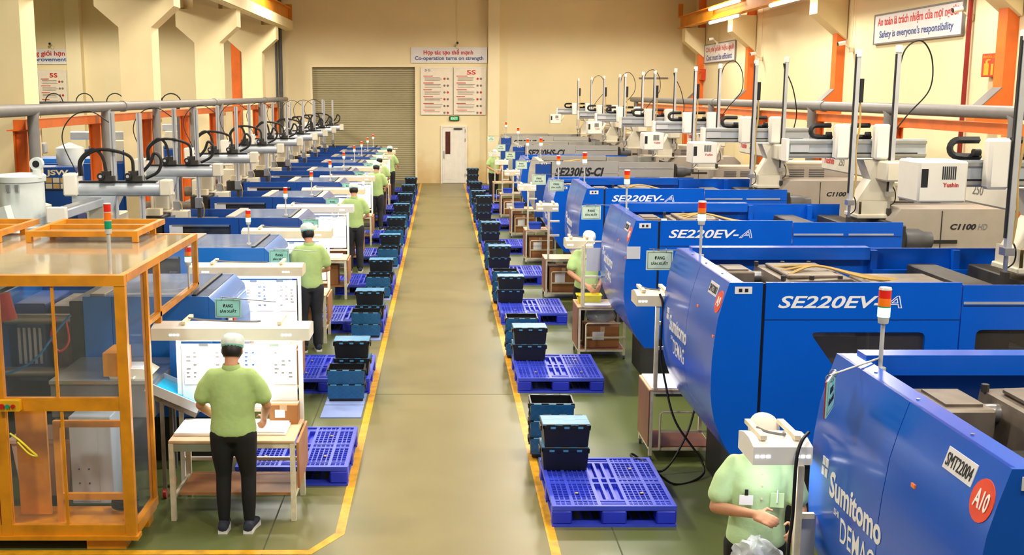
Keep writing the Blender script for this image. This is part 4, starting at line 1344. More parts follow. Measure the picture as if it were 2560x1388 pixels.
    vs = [tuple(hp(p[0], min(p[1], .035 - .5 * p[2]) if p[1] > 0 else p[1], max(p[2], -.055))) for p in t2.v]
    q.add(vs, t2.f)
    q.build('hair', 'hair', t)
    # cap: soft crown over a band and a short peak
    q = MB()
    prof = [(.088, .035), (.096, .055), (.097, .085), (.085, .118), (.055, .138), (.002, .146)]
    k = MB().lathe(prof, n=20)
    q.add([tuple(hp(p[0] * .93, p[1] * 1.08 - .004, p[2])) for p in k.v], k.f)
    cp = q.build('cap', cap, t)
    k = MB().lathe([(.086, .022), (.0905, .03), (.0925, .056), (.087, .06)], n=20)
    MB().add([tuple(hp(p[0] * .93, p[1] * 1.08 - .004, p[2])) for p in k.v], k.f).build('cap_band', band or cap, cp)
    pk = [(x, .085 + .06 * sqrt(max(0, 1 - (x / .07) ** 2)), .03) for x in [-.07 + .014 * i for i in range(11)]]
    base = [(x, .075, .038) for x in [.07 - .014 * i for i in range(11)]]
    n = len(pk) + len(base)
    MB().add([tuple(hp(*p)) for p in pk + base] + [tuple(hp(p[0], p[1], p[2] + .005)) for p in pk + base],
             [tuple(range(n - 1, -1, -1)), tuple(range(n, 2 * n))] + [(i, (i + 1) % n, n + (i + 1) % n, n + i) for i in range(n)]).build('cap_peak', band or cap, cp)
    # shoes
    for s in (-1, 1):
        fx = feet[0] if s > 0 else -feet[1]
        out = s * .02
        q = MB()
        rx = lambda c, a, bb: ((c[0], c[1], c[2]), a, bb, Matrix.Rotation(radians(-90), 3, 'X'))
        q.loft([rx((fx, -.105, .05), .02, .02), rx((fx, -.095, .055), .037, .042), rx((fx, -.05, .06), .042, .05), rx((fx + out * .4, .02, .052), .044, .042),
                rx((fx + out * .8, .09, .042), .046, .03), rx((fx + out, .14, .036), .036, .022), rx((fx + out, .155, .034), .012, .012)], 14)
        so = q.build('shoe', 'shoe', t)
        outline = [(fx - .036, -.1), (fx + .036, -.1), (fx + .043, 0), (fx + .05 + out, .09), (fx + .03 + out, .155), (fx - .03 + out, .155), (fx - .048 + out, .09), (fx - .043, 0)]
        MB().prism(outline, 'z', 0, .026).build('sole', 'shoe_sole', so)
    if badge:
        MB().box(.05, .13, .128, .132, 1.13, 1.19).build('name_badge', 'paper', t)
        MB().box(.08, .10, .126, .134, 1.19, 1.225).build('badge_clip', 'black', t)
        MB().box(-.13, -.05, .124, .130, 1.12, 1.21).build('pocket', shirt, t)
        MB().cyl((-.09, .134, 1.15), (-.09, .132, 1.23), .004, n=6).build('pen', 'paper', t)
        for z in (1.17, 1.25, 1.32):
            MB().cyl((0, .125 - max(0, z - 1.22) * .25, z), (0, .132 - max(0, z - 1.22) * .25, z), .006, n=8).build('button', 'lamp_cream', t)
    t.scale = (S, S, S)
    return t
wk = make_person('worker from behind in lime polo and tight black trousers at the nearest workbench', (-1.645, 8.36, 0), 0, 1.58, tight=True, cap='cap_white', band='cap_mint',
            wr=(.19, .28, .88), wl=(-.19, .28, .88), feet=(.105, .09), headtilt=22)
wk.scale = (wk.scale[0] * 1.08, wk.scale[1] * 1.1, wk.scale[2])
w2 = make_person('second worker from the camera on the left, in lime polo and dark grey trousers', (-1.78, 14.55, 0), radians(18), 1.72, pants='jeans', cap='cap_white', band='cap_mint',
            wr=(.2, .27, 1.0), wl=(-.17, .29, 1.0))
lw = [((-1.70, 21.2, 0), 8, 'third worker from the camera on the left, in lime polo, seen from behind'),
      ((-1.66, 27.8, 0), -4, 'fourth worker from the camera on the left, in lime polo, seen from behind'),
      ((-1.74, 30.7, 0), 0, 'fifth worker from the camera on the left, mostly hidden by nearer ones'),
      ((-1.72, 36.2, 0), -10, 'farthest worker on the left standing in front of the roller shutter')]
for l, a, lb in lw:
    dup(w2, l, radians(a), lb)
v1 = make_person('worker in pale green polo with name badge behind the lamp of the nearest right machine', (1.86, 6.18, 0), pi + radians(-6), 1.61, shirt='shirt_mint', cap='cap_beige',
            wr=(.07, .33, 1.15), wl=(-.17, .29, 1.07), headtilt=24, badge=True, voxel=.011)
v2 = make_person('worker facing the camera over a yellow basket by the third right machine', (1.98, 14.85, 0), pi + radians(8), 1.60, shirt='shirt', cap='cap_white',
            wr=(.08, .33, .93), wl=(-.09, .33, .93), headtilt=26)
dup(v2, (1.72, 36.6, 0), pi + radians(20), 'far worker beside the last right machines near the back wall')

# ------------------------------------------------------------------ task lamps
def make_lamp(w, body, brk):
    t = thing('task_lamp', (0, 0, 0), 'x', 'lamp', 'task lamps over the benches')
    MB().prism([(-.15, 0), (-.15, .10), (-.05, .125), (.05, .125), (.15, .10), (.15, 0), (.13, 0), (.13, .085), (-.13, .085), (-.13, 0)], 'x', -w, w).build('housing', body, t)
    for s in (-1, 1):
        MB().prism([(-.15, 0), (-.15, .10), (-.05, .125), (.05, .125), (.15, .10), (.15, 0)], 'x', s * w, s * (w + .01)).build('end_cap', body, t)
        MB().bar((s * w * .62, -.1, .135), (s * w * .62, .22, .135), .035, .025).build('bracket', brk, t)
    for y in (-.06, .06):
        MB().cyl((-w + .03, y, .06), (w - .03, y, .06), .016, n=8).build('tube', 'lamp_glow', t)
    for s in (-1, 1):
        for k in range(3):
            MB().box(s * w * .72 + .03 * k - .04, s * w * .72 + .03 * k - .02, -.152, -.15, .04, .055).build('punched_slot', 'lamp_glow', t)
    MB().tube(smooth_path([(-w * .6, .05, .15), (-.3 * w, .0, .14), (.2 * w, -.05, .14), (.35 * w, .02, .13)]), .008, 5).build('cord', 'pipe_grey', t)
    return t
lampW, lampC, lampS = make_lamp(.64, 'lamp_white', 'lamp_cream'), make_lamp(.62, 'lamp_cream', 'lamp_cream'), make_lamp(.17, 'lamp_cream', 'lamp_cream')
_lu = {}
def lamp(base, key, loc, label, watts, w):
    t = dup(base) if _lu.get(key) else base
    _lu[key] = 1
    t.location = loc; t['label'] = label
    area_light('task_light', (loc[0], loc[1], loc[2] + .01), 2 * w - .1, .2, watts, (.92, .97, 1.0), (radians(-12), 0, 0))

# ------------------------------------------------------------------ benches of the left row
def make_bench():
    t = thing('workbench', (0, 0, 0), 'x', 'workbench', 'workbenches of the left row')
    # origin: front middle of the bench on the floor
    W, D, Z = .51, .62, .68
    MB().box(-W, W, 0, D, Z - .025, Z, .004).build('tabletop', 'wood_top', t)
    MB().box(-W + .01, W - .01, .01, .03, Z - .065, Z - .025).box(-W + .01, W - .01, D - .03, D - .01, Z - .065, Z - .025).build('apron', 'frame_cream', t)
    MB().box(-W + .03, -W + .4, .002, .01, Z - .09, Z - .03).build('drawer_front', 'steel', t)
    for x in (-W + .02, W - .02):
        for y in (.02, D - .02):
            MB().box(x - .02, x + .02, y - .02, y + .02, 0, Z - .025).build('leg', 'frame_cream', t)
    for x in (-W + .02, W - .02):
        MB().box(x - .012, x + .012, .02, D - .02, .17, .20).build('side_rail', 'frame_cream', t)
    MB().box(-W + .06, W - .02, .06, D - .06, .20, .222).build('shelf', 'wood_ply', t)
    MB().prism([(0.06, .26), (0.62, .30), (0.62, .66), (0.02, .66)], 'x', W + .01, W + .03).build('side_leaf', 'wood_ply', t)
    for z in (.42,):
        MB().box(-W, W, D - .03, D - .01, z, z + .03).build('back_rail', 'frame_cream', t)
    return t
def make_rack():
    t = thing('instruction_rack', (0, 0, 0), 'x', 'rack', 'instruction racks of the left row')
    for x in (-.52, .52):
        MB().box(x - .018, x + .018, 0, .036, 0, 1.44).build('post', 'frame_white', t)
    for z in (.30, .74, 1.36):
        MB().box(-.5, .5, .004, .03, z, z + .03).build('cross_bar', 'frame_white', t)
    MB().box(-.49, .49, -.012, .0, .82, 1.34).build('board', 'board_white', t)
    MB().box(-.49, .49, -.06, .0, .80, .82).build('ledge', 'frame_white', t)
    for x in (-.3, 0, .3):
        MB().box(x - .04, x + .04, -.02, -.012, 1.325, 1.345).build('spring_clip', 'steel', t)
    return t
bench0, rack0 = make_bench(), make_rack()
blueprint = MB().box(-.1, .1, -.003, 0, -.32, 0).mesh('paper_sheet', 'paper')
picsheet = blueprint
colw = ['left', 'second', 'third', 'right']
for i, y in enumerate(ml_y):
    w = 'left row, %s station' % nth(i, 10)
    b = bench0 if i == 0 else dup(bench0)
    sx = 0 if i == 0 else -.42
    b.location = (-1.70 + sx, y - 1.42, 0); b['label'] = 'wood topped cream steel workbench, %s of the left row' % nth(i, 10)
    r = rack0 if i == 0 else dup(rack0)
    r.location = (-1.73 + sx, y - .80, 0); r['label'] = 'white board rack behind the %s workbench of the left row' % nth(i, 10)
    if i in (0, 3):
        lamp(lampW, 'w', (-1.74 + sx, y - .97, 1.44), 'long white task lamp over the %s workbench of the left row' % nth(i, 10), 11, .64)
    else:
        lamp(lampC, 'c', (-1.76 + sx, y - .97, 1.44), 'long cream task lamp over the %s workbench of the left row' % nth(i, 10), 10, .62)
    if i < 5:
        for k in range(4):
            x = -2.10 + sx + .25 * k
            s = put('paper_sheet', blueprint, None, (x, y - .815, 1.31), label='%s paper sheet clipped on the board of the %s left bench' % (colw[k], nth(i, 10)), cat='paper', group='instruction sheets')
            s.rotation_euler = (0, 0, 0)
            if i < 2:
                g = MB()
                for j in range(7):
                    z = -.05 - .035 * j
                    for q in range(2 + (k % 2)):
                        x0 = -.08 + .06 * q
                        if rnd.random() < .7: g.box(x0, x0 + .018 + .02 * rnd.random(), -.005, -.003, z, z + .012)
                g.build('print', 'ink_blue' if k == 2 else 'ink_grey', s, kind='stuff')
    # parts left on the bench
    tr = MB().box(-.2, .2, -.18, .18, 0, .018, .004).box(-.19, .19, -.17, .17, .018, .034, .004)
    tr.build('foam_sheet', 'paper', None, loc=(-1.48 + sx, y - 1.10, .68), label='white foam sheet lying on the %s workbench of the left row' % nth(i, 10), cat='foam sheet', group='white sheets on benches')
MB().box(-.26, .26, -.2, .2, 0, .03, .004).build('foam_sheet', 'paper', None, loc=(-1.93, ml_y[0] - 1.10, .68), label='white foam sheet at the left end of the nearest workbench', cat='foam sheet')
def carton(x, y, z, sx, sy, sz, label, mt='carton'):
    t = thing('carton', (x, y, z), label, 'box', 'cardboard boxes')
    MB().box(-sx / 2, sx / 2, -sy / 2, sy / 2, 0, sz, .004).build('body', mt, t)
    MB().box(-sx / 2, sx / 2, -.03, .03, sz - .001, sz + .002).box(-.03, .03, -sy / 2 - .0015, -sy / 2, sz * .7, sz).build('tape', 'wood_top', t)
    MB().box(-sx * .3, sx * .05, -sy / 2 - .002, -sy / 2, sz * .35, sz * .75).build('paper_label', 'paper', t)
def bin_(x, y, z, sx, sy, sz, m, label, cat='bin', rz=0.0):
    def ring(k, zz): return [(-sx / 2 * k, -sy / 2 * k, zz), (sx / 2 * k, -sy / 2 * k, zz), (sx / 2 * k, sy / 2 * k, zz), (-sx / 2 * k, sy / 2 * k, zz)]
    q = lambda a, b: [(a + i, a + (i + 1) % 4, b + (i + 1) % 4, b + i) for i in range(4)]
    t = thing('parts_bin', (x, y, z), label, cat, 'plastic bins', rz)
    MB().add(ring(.85, 0) + ring(1, sz) + ring(.95, sz) + ring(.8, .01), [(3, 2, 1, 0)] + q(0, 4) + q(4, 8) + q(8, 12) + [(12, 13, 14, 15)]).build('tray', m, t)
    r = MB(); a, b = sx / 2 + .008, sy / 2 + .008
    r.box(-a, a, -b, -b + .014, sz - .012, sz + .004).box(-a, a, b - .014, b, sz - .012, sz + .004).box(-a, -a + .014, -b, b, sz - .012, sz + .004).box(a - .014, a, -b, b, sz - .012, sz + .004)
    r.build('rim', m, t)
    return t
carton(-1.34, ml_y[0] - .90, .68, .24, .14, .17, 'small brown carton on the right of the nearest left workbench')
bin_(-2.28, ml_y[1] - 1.0, .714, .34, .2, .14, 'bin_blue', 'open blue bin on the second workbench of the left row')
bin_(-1.78, ml_y[2] - 1.2, .714, .2, .16, .09, 'basket_yellow', 'small yellow tray on the third workbench of the left row')
bin_(-2.14, ml_y[2] - 1.05, .714, .26, .2, .16, 'bin_blue', 'open blue bin on the third workbench of the left row')
carton(-2.04, ml_y[1] - 1.1, .222, .5, .34, .3, 'brown carton on the shelf of the second left workbench')
carton(-2.04, ml_y[2] - 1.1, .222, .5, .34, .3, 'brown carton on the shelf of the third left workbench')
carton(-2.02, ml_y[3] - 1.1, .222, .5, .34, .35, 'brown carton on the shelf of the fourth left workbench')
carton(-2.02, ml_y[4] - 1.1, .222, .5, .34, .35, 'brown carton on the shelf of the fifth left workbench')
bin_(-2.2, ml_y[4] - .95, .714, .24, .2, .12, 'bin_blue', 'blue bin on the fifth workbench of the left row')
bin_(-2.14, ml_y[3] - 1.1, .714, .26, .2, .14, 'bin_blue', 'blue bin on the fourth workbench of the left row')

# ------------------------------------------------------------------ carts at the ends of the right machines
def make_cart():
    t = thing('service_cart', (0, 0, 0), 'x', 'cart', 'carts by the right machines')
    # origin: front aisle-side corner on the floor; x 0..0.62, y 0..0.55
    W, D, Z = .62, .55, .70
    for x in (.015, W - .015):
        for y in (.015, D - .015):
            MB().box(x - .015, x + .015, y - .015, y + .015, .05, Z - .02).build('leg', 'frame_cream', t)
            MB().lathe([(.001, -.012), (.026, -.012), (.026, .012), (.001, .012)], (x, y, .028), 12, 'x').build('caster', 'pipe_dark', t)
    for z in (.10, Z - .045):
        for y in (.004, D - .026):
            MB().box(0, W, y, y + .022, z, z + .025).build('rail', 'frame_cream', t)
        for x in (.002, W - .024):
            MB().box(x, x + .022, .02, D - .02, z, z + .025).build('rail', 'frame_cream', t)
    MB().box(-.012, -.002, .0, D, .14, Z - .02).build('side_panel', 'plywood_dark', t)
    MB().box(-.012, W, -.005, D, Z - .02, Z, .003).build('tabletop', 'wood_top', t)
    MB().box(.02, W - .02, .02, D - .02, .125, .14).build('shelf', 'plywood_dark', t)
    MB().tube([(.10, .0, .11), (.10, -.0, .46), (.12, 0, .48), (.55, 0, .48)], .011, 6).build('guard_rail', 'frame_cream', t)
    MB().box(.10, W, -.006, .012, .28, .30).build('guard_rail', 'frame_cream', t)
    # lamp post with rungs
    MB().box(.025, .06, -.01, .025, Z, 1.50).build('lamp_post', 'frame_cream', t)
    for z in (1.08, 1.32):
        MB().box(.06, .22, -.006, .018, z, z + .03).build('rung', 'frame_cream', t)
    return t
cart0 = make_cart()
cartspots = [(1.96, 10.02), (1.78, 14.06), (1.74, 18.25), (1.70, 22.2), (1.66, 26.3), (1.62, 30.3), (1.60, 34.2)]
for i, (x, y) in enumerate(cartspots):
    c = cart0 if i == 0 else dup(cart0)
    c.location = (x, y, 0)
    c['label'] = '%s service cart with dark plywood side at the right machines' % nth(i, 7)
    if i != 1:
        lamp(lampS, 's', (x + .02, y + .12, 1.50), 'small cream task lamp on the post of the %s right cart' % nth(i, 7), 2.5, .17)
for i in (2, 3, 4, 5):
    x, y = cartspots[i]
    carton(x + .31, y + .28, .14, .48, .44, .40, 'brown carton on the lower shelf of the %s right cart' % nth(i, 7))
    if i > 2: bin_(x + .2, y + .2, .70, .26, .22, .13, 'bin_blue', 'blue bin on top of the %s right cart' % nth(i, 7))
# white tray and cable on the nearest cart
x, y = cartspots[0]
MB().box(.01, .60, .0, .53, 0, .016, .004).build('foam_sheet', 'paper', None, loc=(x, y, .70), label='white sheet covering the top of the nearest right cart', cat='foam sheet')
MB().tube(smooth_path([(x + .05, y - .03, 1.62), (x + .08, y - .05, 1.5), (x + .07, y - .05, 1.1), (x + .12, y - .06, .8), (x + .2, y - .2, .45), (x + .42, y - .35, .12), (x + .38, y - .5, .02), (x + .1, y - .66, .012), (x - .12, y - .5, .16), (x - .22, y - .42, .17), (x - .2, y - .32, .17), (x + .05, y - .38, .03), (x + .3, y - .2, .3), (x + .44, y - .02, .62)], 8), .011, 6).build(
    'power_cable', 'rubber', label='black cable looping from the nearest right cart down to the pallet', cat='cable')
# cart with basket, worker and clear shield
x, y = cartspots[1]
bin_(x + .17, y + .30, .70, .32, .2, .11, 'basket_yellow', 'bright yellow basket on the cart in front of a worker', 'basket')
MB().prism([(0, 0), (.3, .0), (.5, .12), (.5, .2), (.2, .24), (0, .2)], 'z', 0, .02).build('cloth', 'paper_grey', None, loc=(x + .08, y + .0, .70), label='grey crumpled cloth beside the yellow basket', cat='cloth')
carton(x + .33, y + .28, .14, .44, .40, .28, 'brown carton with a plastic bag inside on the shelf under the yellow basket')
bg = MB().ball((0, 0, 0), (.2, .17, .12), 16, 10)
bg.v = [(a + .012 * sin(31 * b), b + .012 * sin(27 * c), c + .014 * sin(23 * a + 9 * b)) for a, b, c in bg.v]
bg.build('plastic_bag', 'bag_clear', None, loc=(x + .33, y + .28, .535), label='clear plastic bag in the carton under the yellow basket', cat='plastic bag')
sh = thing('clear_shield', (x + .06, y - .02, .70), 'clear acrylic shield in a thin frame on the basket cart', 'shield')
MB().tube([(.0, 0, 0), (0, 0, .82), (.03, 0, .86), (.30, 0, .86), (.36, 0, .78), (.36, 0, 0)], .012, 6).build('shield_frame', 'frame_cream', sh)
MB().box(.0, .36, -.012, .012, .38, .41).build('cross_bar', 'frame_cream', sh)
MB().box(.01, .35, -.003, .003, .03, .84).build('pane', 'plexi', sh)
s = put('paper_sheet', MB().box(-.12, .12, -.012, -.008, -.3, 0).mesh('paper_sheet', 'paper_grey'), None, (x + .2, y - .03, 1.48), label='pale instruction sheet behind the clear shield', cat='paper')
lamp(lampS, 's', (x + .02, y + .34, 1.44), 'small cream task lamp on the cart with the yellow basket', 2.5, .17)

# station beside the nearest machine: post, lamp, cart, plastic bag
t = thing('service_cart', (1.60, 5.52, 0), 'service cart with plastic bag in front of the worker with a badge', 'cart')
MB().box(0, .40, 0, .42, .72, .74).build('tabletop', 'wood_top', t)
for px in (.02, .38):
    for py in (.02, .40):
        MB().box(px - .015, px + .015, py - .015, py + .015, 0, .72).build('leg', 'frame_cream', t)
MB().box(.02, .38, .02, .4, .2, .22).build('shelf', 'plywood_dark', t)
MB().box(.315, .35, .14, .175, .74, 1.47).build('lamp_post', 'frame_cream', t)
for z in (.86, 1.17):
    MB().box(.35, .42, .145, .17, z, z + .03).build('rung', 'frame_cream', t)
lampN = make_lamp(.15, 'lamp_white', 'lamp_cream')
lamp(lampN, 'n', (1.835, 5.83, 1.47), 'white task lamp hiding the face of the worker with a badge', 2, .15)
MB().tube(smooth_path([(2.0, 5.78, 1.62), (1.93, 5.68, 1.6), (1.895, 5.64, 1.5), (1.89, 5.635, 1.2), (1.875, 5.63, 1.0), (1.89, 5.635, .75)], 6), .010, 6).build('power_cable', 'rubber', label='black cable taped to the lamp post of the nearest right station', cat='cable')
bg = MB().ball((0, 0, 0), (.14, .11, .15), 44, 30)
bg.v = [(a + .012 * sin(57 * b + 35 * c) + .006 * sin(140 * c + 90 * a), b + .012 * sin(69 * c + 40 * a), c + .014 * sin(53 * a + 49 * b) + .006 * sin(150 * a)) for a, b, c in bg.v]
bg.build('plastic_bag', 'bag_clear', None, loc=(1.745, 5.76, .87), label='crumpled clear plastic bag of small parts in front of the badge worker', cat='plastic bag')
s = put('paper_sheet', MB().box(-.05, .05, -.002, .002, -.36, 0).mesh('paper_sheet', 'paper_grey'), None, (1.99, 5.70, 1.18), label='hanging plastic sleeve with a sheet beside the badge worker', cat='paper')

# ------------------------------------------------------------------ amber guard cabin at the left
CX0, CX1, CY0, CY1, CZ = -4.7, -2.33, 7.95, 10.4, 2.13
cb = thing('guard_cabin', (-3.4, 8.6, 0), 'amber framed guard cabin with clear panels in the left foreground', 'cabin')
def cpart(name, m, *boxes):
    b = MB()
    for q in boxes: b.box(*q)
    b.move((3.4, -8.6, 0))
    return b.build(name, m, cb)
A = 'cage_amber'
for x0, x1 in ((CX1 - .08, CX1), (-3.35, -3.27), (-3.44, -3.36), (CX0, CX0 + .08)):
    cpart('post', A, (x0, x1, CY0 - .004, CY0 + .05, .122, CZ - .082))
cpart('post', A, (CX1 - .05, CX1, 8.55, 8.60, .12, CZ - .06))
cpart('post', A, (CX1 - .05, CX1, 8.93, 8.98, 1.45, CZ - .06))
cpart('post', A, (CX1 - .05, CX1, CY1 - .05, CY1, 1.64, CZ - .06))
cpart('front_top_rail', A, (CX0, CX1, CY0 - .01, CY0 + .06, CZ - .08, CZ))
cpart('bottom_rail', A, (CX0, CX1 - .002, CY0, CY0 + .048, .12, .20))
cpart('bottom_rail', A, (CX1 - .05, CX1 + .003, CY0 + .055, 8.602, .121, .19))
cpart('sill', A, (CX0, CX1 + .02, CY0 - .03, CY0 + .08, .09, .12))
cpart('middle_rail', A, (-3.27, CX1 - .08, CY0, CY0 + .045, 1.10, 1.20))
cpart('middle_rail', A, (CX0, -3.44, CY0, CY0 + .045, 1.10, 1.20))
cpart('side_rail', A, (CX1 - .05, CX1 + .002, CY0 + .062, CY1 - .052, CZ - .06, CZ - .001))
cpart('side_rail', A, (CX1 - .05, CX1, 8.6, CY1, 1.62, 1.66))
cpart('rear_rail', A, (CX0, CX1, CY1 - .05, CY1, CZ - .06, CZ))
cpart('glazing_bar', A, (-2.88, -2.86, CY0 + .005, CY0 + .025, 1.20, CZ - .08))
cpart('glazing_bar', A, (-2.86, -2.84, CY0 + .005, CY0 + .025, .20, 1.10))
cpart('foot', A, (-2.72, -2.42, CY0 + .02, CY0 + .16, 0, .09))
cpart('foot', A, (-2.5, -2.36, 8.40, 8.55, 0, .12))
cpart('foot', A, (-4.4, -4.1, CY0 + .02, CY0 + .16, 0, .09))
cpart('floor_plate', A, (CX0, CX1, CY0 + .06, 8.55, .10, .12))
cpart('window_pane', 'plexi', (-3.27, CX1 - .08, CY0 + .02, CY0 + .026, 1.20, CZ - .08))
cpart('window_pane', 'plexi', (-3.27, CX1 - .08, CY0 + .02, CY0 + .026, .20, 1.10))
cpart('window_pane', 'plexi', (CX0 + .08, -3.44, CY0 + .02, CY0 + .026, 1.20, CZ - .08))
cpart('window_pane', 'plexi', (CX0 + .08, -3.44, CY0 + .02, CY0 + .026, .20, 1.10))
cpart('side_pane', 'plexi', (CX1 - .03, CX1 - .024, CY0 + .05, 8.55, .19, CZ - .06))
cpart('side_pane', 'plexi', (CX1 - .03, CX1 - .024, 8.6, CY1 - .05, 1.66, CZ - .06))
cpart('roof_sheet', 'plexi_roof', (CX0, CX1 - .005, CY0 + .06, CY1 - .05, CZ - .012, CZ - .004))
for x0, x1, y0, y1 in ((-3.72, -2.72, 9.75, 10.75), (-4.72, -3.95, 9.75, 10.75)):
    z0, z1 = CZ + .05, CZ + .10
    e = .05
    cpart('roof_hatch_frame', A, (x0, x1, y0, y0 + e, z0, z1), (x0, x1, y1 - e, y1, z0, z1), (x0, x0 + e, y0 + e, y1 - e, z0, z1), (x1 - e, x1, y0 + e, y1 - e, z0, z1), (x0 + e, x1 - e, (y0 + y1) / 2, (y0 + y1) / 2 + e, z0, z1),
          (x0, x0 + e, y0, y0 + e, CZ, z0), (x1 - e, x1, y0, y0 + e, CZ, z0), (x0, x0 + e, CY1 - .05, CY1, CZ, z0), (x1 - e, x1, CY1 - .05, CY1, CZ, z0))
    cpart('hatch_sheet', 'plexi_roof', (x0 + e, x1 - e, y0 + e, y1 - e, z0 + .005, z0 + .01))
# inner framed hatch standing inside the door
e = .05
cpart('inner_frame', A, (-2.97, -2.50, 8.22, 8.26, .30, .35), (-2.97, -2.50, 8.22, 8.26, .89, .94), (-3.02, -2.97, 8.22, 8.26, .12, .94), (-2.50, -2.45, 8.22, 8.26, .12, .94))
cpart('inner_panel', A, (-3.34, -3.10, 8.30, 8.33, .15, 1.08))
cpart('bracket', A, (-2.55, -2.42, 8.05, 8.35, 1.34, 1.52))
bxp = cpart('button_box', 'box_yellow', (-3.30, -3.14, CY0 - .06, CY0, 1.115, 1.195))
for k, m_ in enumerate(('button_red', 'button_green', 'button_red')):
    MB().cyl((-3.265 + .042 * k + 3.4, CY0 - .075 - 8.6, 1.155), (-3.265 + .042 * k + 3.4, CY0 - .06 - 8.6, 1.155), .016 if k else .02, n=12).build('button', m_, bxp)
MB().tube([(-.02, -.68, 1.28), (-.02, -.72, 1.27), (-.02, -.72, 1.12), (-.02, -.68, 1.11)], .01, 6).build('door_handle', 'frame_cream', cb)
MB().tube(smooth_path([(.16, -.66, .93), (.24, -.68, .88), (.32, -.68, .80), (.36, -.68, .76), (.3, -.68, .78), (.22, -.68, .87)]), .008, 5).build('safety_cord', 'basket_yellow', cb)
# tower on the cabin roof, unlit green
t = thing('signal_tower', (-2.45, 8.02, CZ), 'large red, orange and green signal tower on the amber cabin roof', 'signal light')
MB().cyl((0, 0, 0), (0, 0, .30), .014, n=10).build('pole', 'lamp_post', t)
MB().cyl((0, 0, .30), (0, 0, .335), .024, n=14).build('socket', 'lamp_post', t)
for k, m_ in enumerate(('light_green', 'light_amber', 'light_red')):
    MB().cyl((0, 0, .337 + .062 * k), (0, 0, .393 + .062 * k), .026, n=16).build(m_.replace('light_', '') + '_lens', m_, t)
    MB().cyl((0, 0, .393 + .062 * k), (0, 0, .399 + .062 * k), .028, n=16).build('ring', 'lamp_post', t)

# things inside the cabin
t = thing('control_cabinet', (-2.86, 8.75, .12), 'tall pale grey cabinet inside the amber cabin', 'cabinet')
MB().box(-.17, .17, -.15, .15, 0, .74, .006).build('body', 'cabinet_grey', t)
MB().box(-.165, .06, -.156, -.15, .02, .72, .003).build('door', 'cabinet_grey', t)
for a, b in ((-.1, .3), (-.02, .3), (-.1, .18), (-.02, .18)):
    MB().cyl((a, -.162, b), (a, -.156, b), .007, n=8).build('rivet', 'ink_black', t)
t = thing('plastic_tub', (-3.32, 8.95, .12), 'translucent pink plastic tub beside the pale cabinet in the cabin', 'tub')
def ring(k, zz): return [(-.25 * k, -.2 * k, zz), (.25 * k, -.2 * k, zz), (.25 * k, .2 * k, zz), (-.25 * k, .2 * k, zz)]
q = lambda a, b: [(a + i, a + (i + 1) % 4, b + (i + 1) % 4, b + i) for i in range(4)]
MB().add(ring(.8, 0) + ring(1, .5) + ring(.96, .5) + ring(.76, .01), [(3, 2, 1, 0)] + q(0, 4) + q(4, 8) + q(8, 12) + [(12, 13, 14, 15)]).build('tray', 'tub_pink', t)
MB().box(-.27, .27, -.22, -.205, .47, .5).box(-.27, .27, .205, .22, .47, .5).box(-.27, -.255, -.22, .22, .47, .5).box(.255, .27, -.22, .22, .47, .5).build('rim', 'tub_pink', t)
t = thing('machine_table', (-2.87, 9.45, 0), 'grey steel table with a shiny top plate inside the amber cabin', 'table')
MB().box(-.45, .43, -.42, .42, .72, 1.02, .01).build('body', 'cabinet_dark', t)
MB().prism([(-.45, 1.02), (.43, 1.02), (.43, 1.05), (-.45, 1.05)], 'y', -.44, .42).build('top_plate', 'steel', t)
for x in (-.4, .38):
    for y in (-.38, .38):
        MB().box(x - .025, x + .025, y - .025, y + .025, 0, .72).build('leg', 'cabinet_dark', t)
t = thing('teach_pendant', (-2.66, 9.2, 1.05), 'beige handheld control pendant lying on the grey table in the cabin', 'control pendant')
MB().prism([(-.16, 0), (.16, 0), (.2, .04), (.12, .09), (-.12, .09), (-.18, .05)], 'y', -.13, .13).build('case', 'robot_beige', t)
MB().box(-.09, .1, -.10, .08, .09, .094).build('key_panel', 'paper_grey', t)
MB().cyl((-.14, -.08, .07), (-.14, -.08, .1), .022, n=12).build('stop_button', 'button_red', t)
MB().tube([(-.05, -.13, .02), (-.05, -.18, .02), (.05, -.18, .02), (.05, -.13, .02)], .01, 6).build('grip', 'robot_beige', t)
pts = []
for k in range(70):
    a = k * .5
    pts.append((.10 * cos(a) + .02 * sin(k), .07 * sin(a), .012 + .0012 * k))
MB().tube(pts, .008, 5).build('coiled_cable', 'rubber', None, loc=(-2.57, 8.48, .12), label='coil of black cable on the cabin floor beside the pale cabinet', cat='cable')
MB().tube(smooth_path([(-4.05, 9.0, 1.55), (-3.98, 8.95, 1.3), (-3.7, 8.9, 1.14), (-3.4, 8.9, 1.25), (-3.2, 8.95, 1.5), (-3.1, 9.0, 1.62)], 8), .010, 6).build('air_hose', 'hose_blue', label='looping blue air hose inside the amber cabin', cat='hose')
MB().tube(smooth_path([(-3.22, 9.0, 1.6), (-3.26, 8.97, 1.45), (-3.2, 8.96, 1.32), (-3.12, 8.98, 1.4), (-3.14, 9.0, 1.58)], 8), .009, 6).build('air_hose', 'hose_red', label='short red air hose inside the amber cabin', cat='hose')
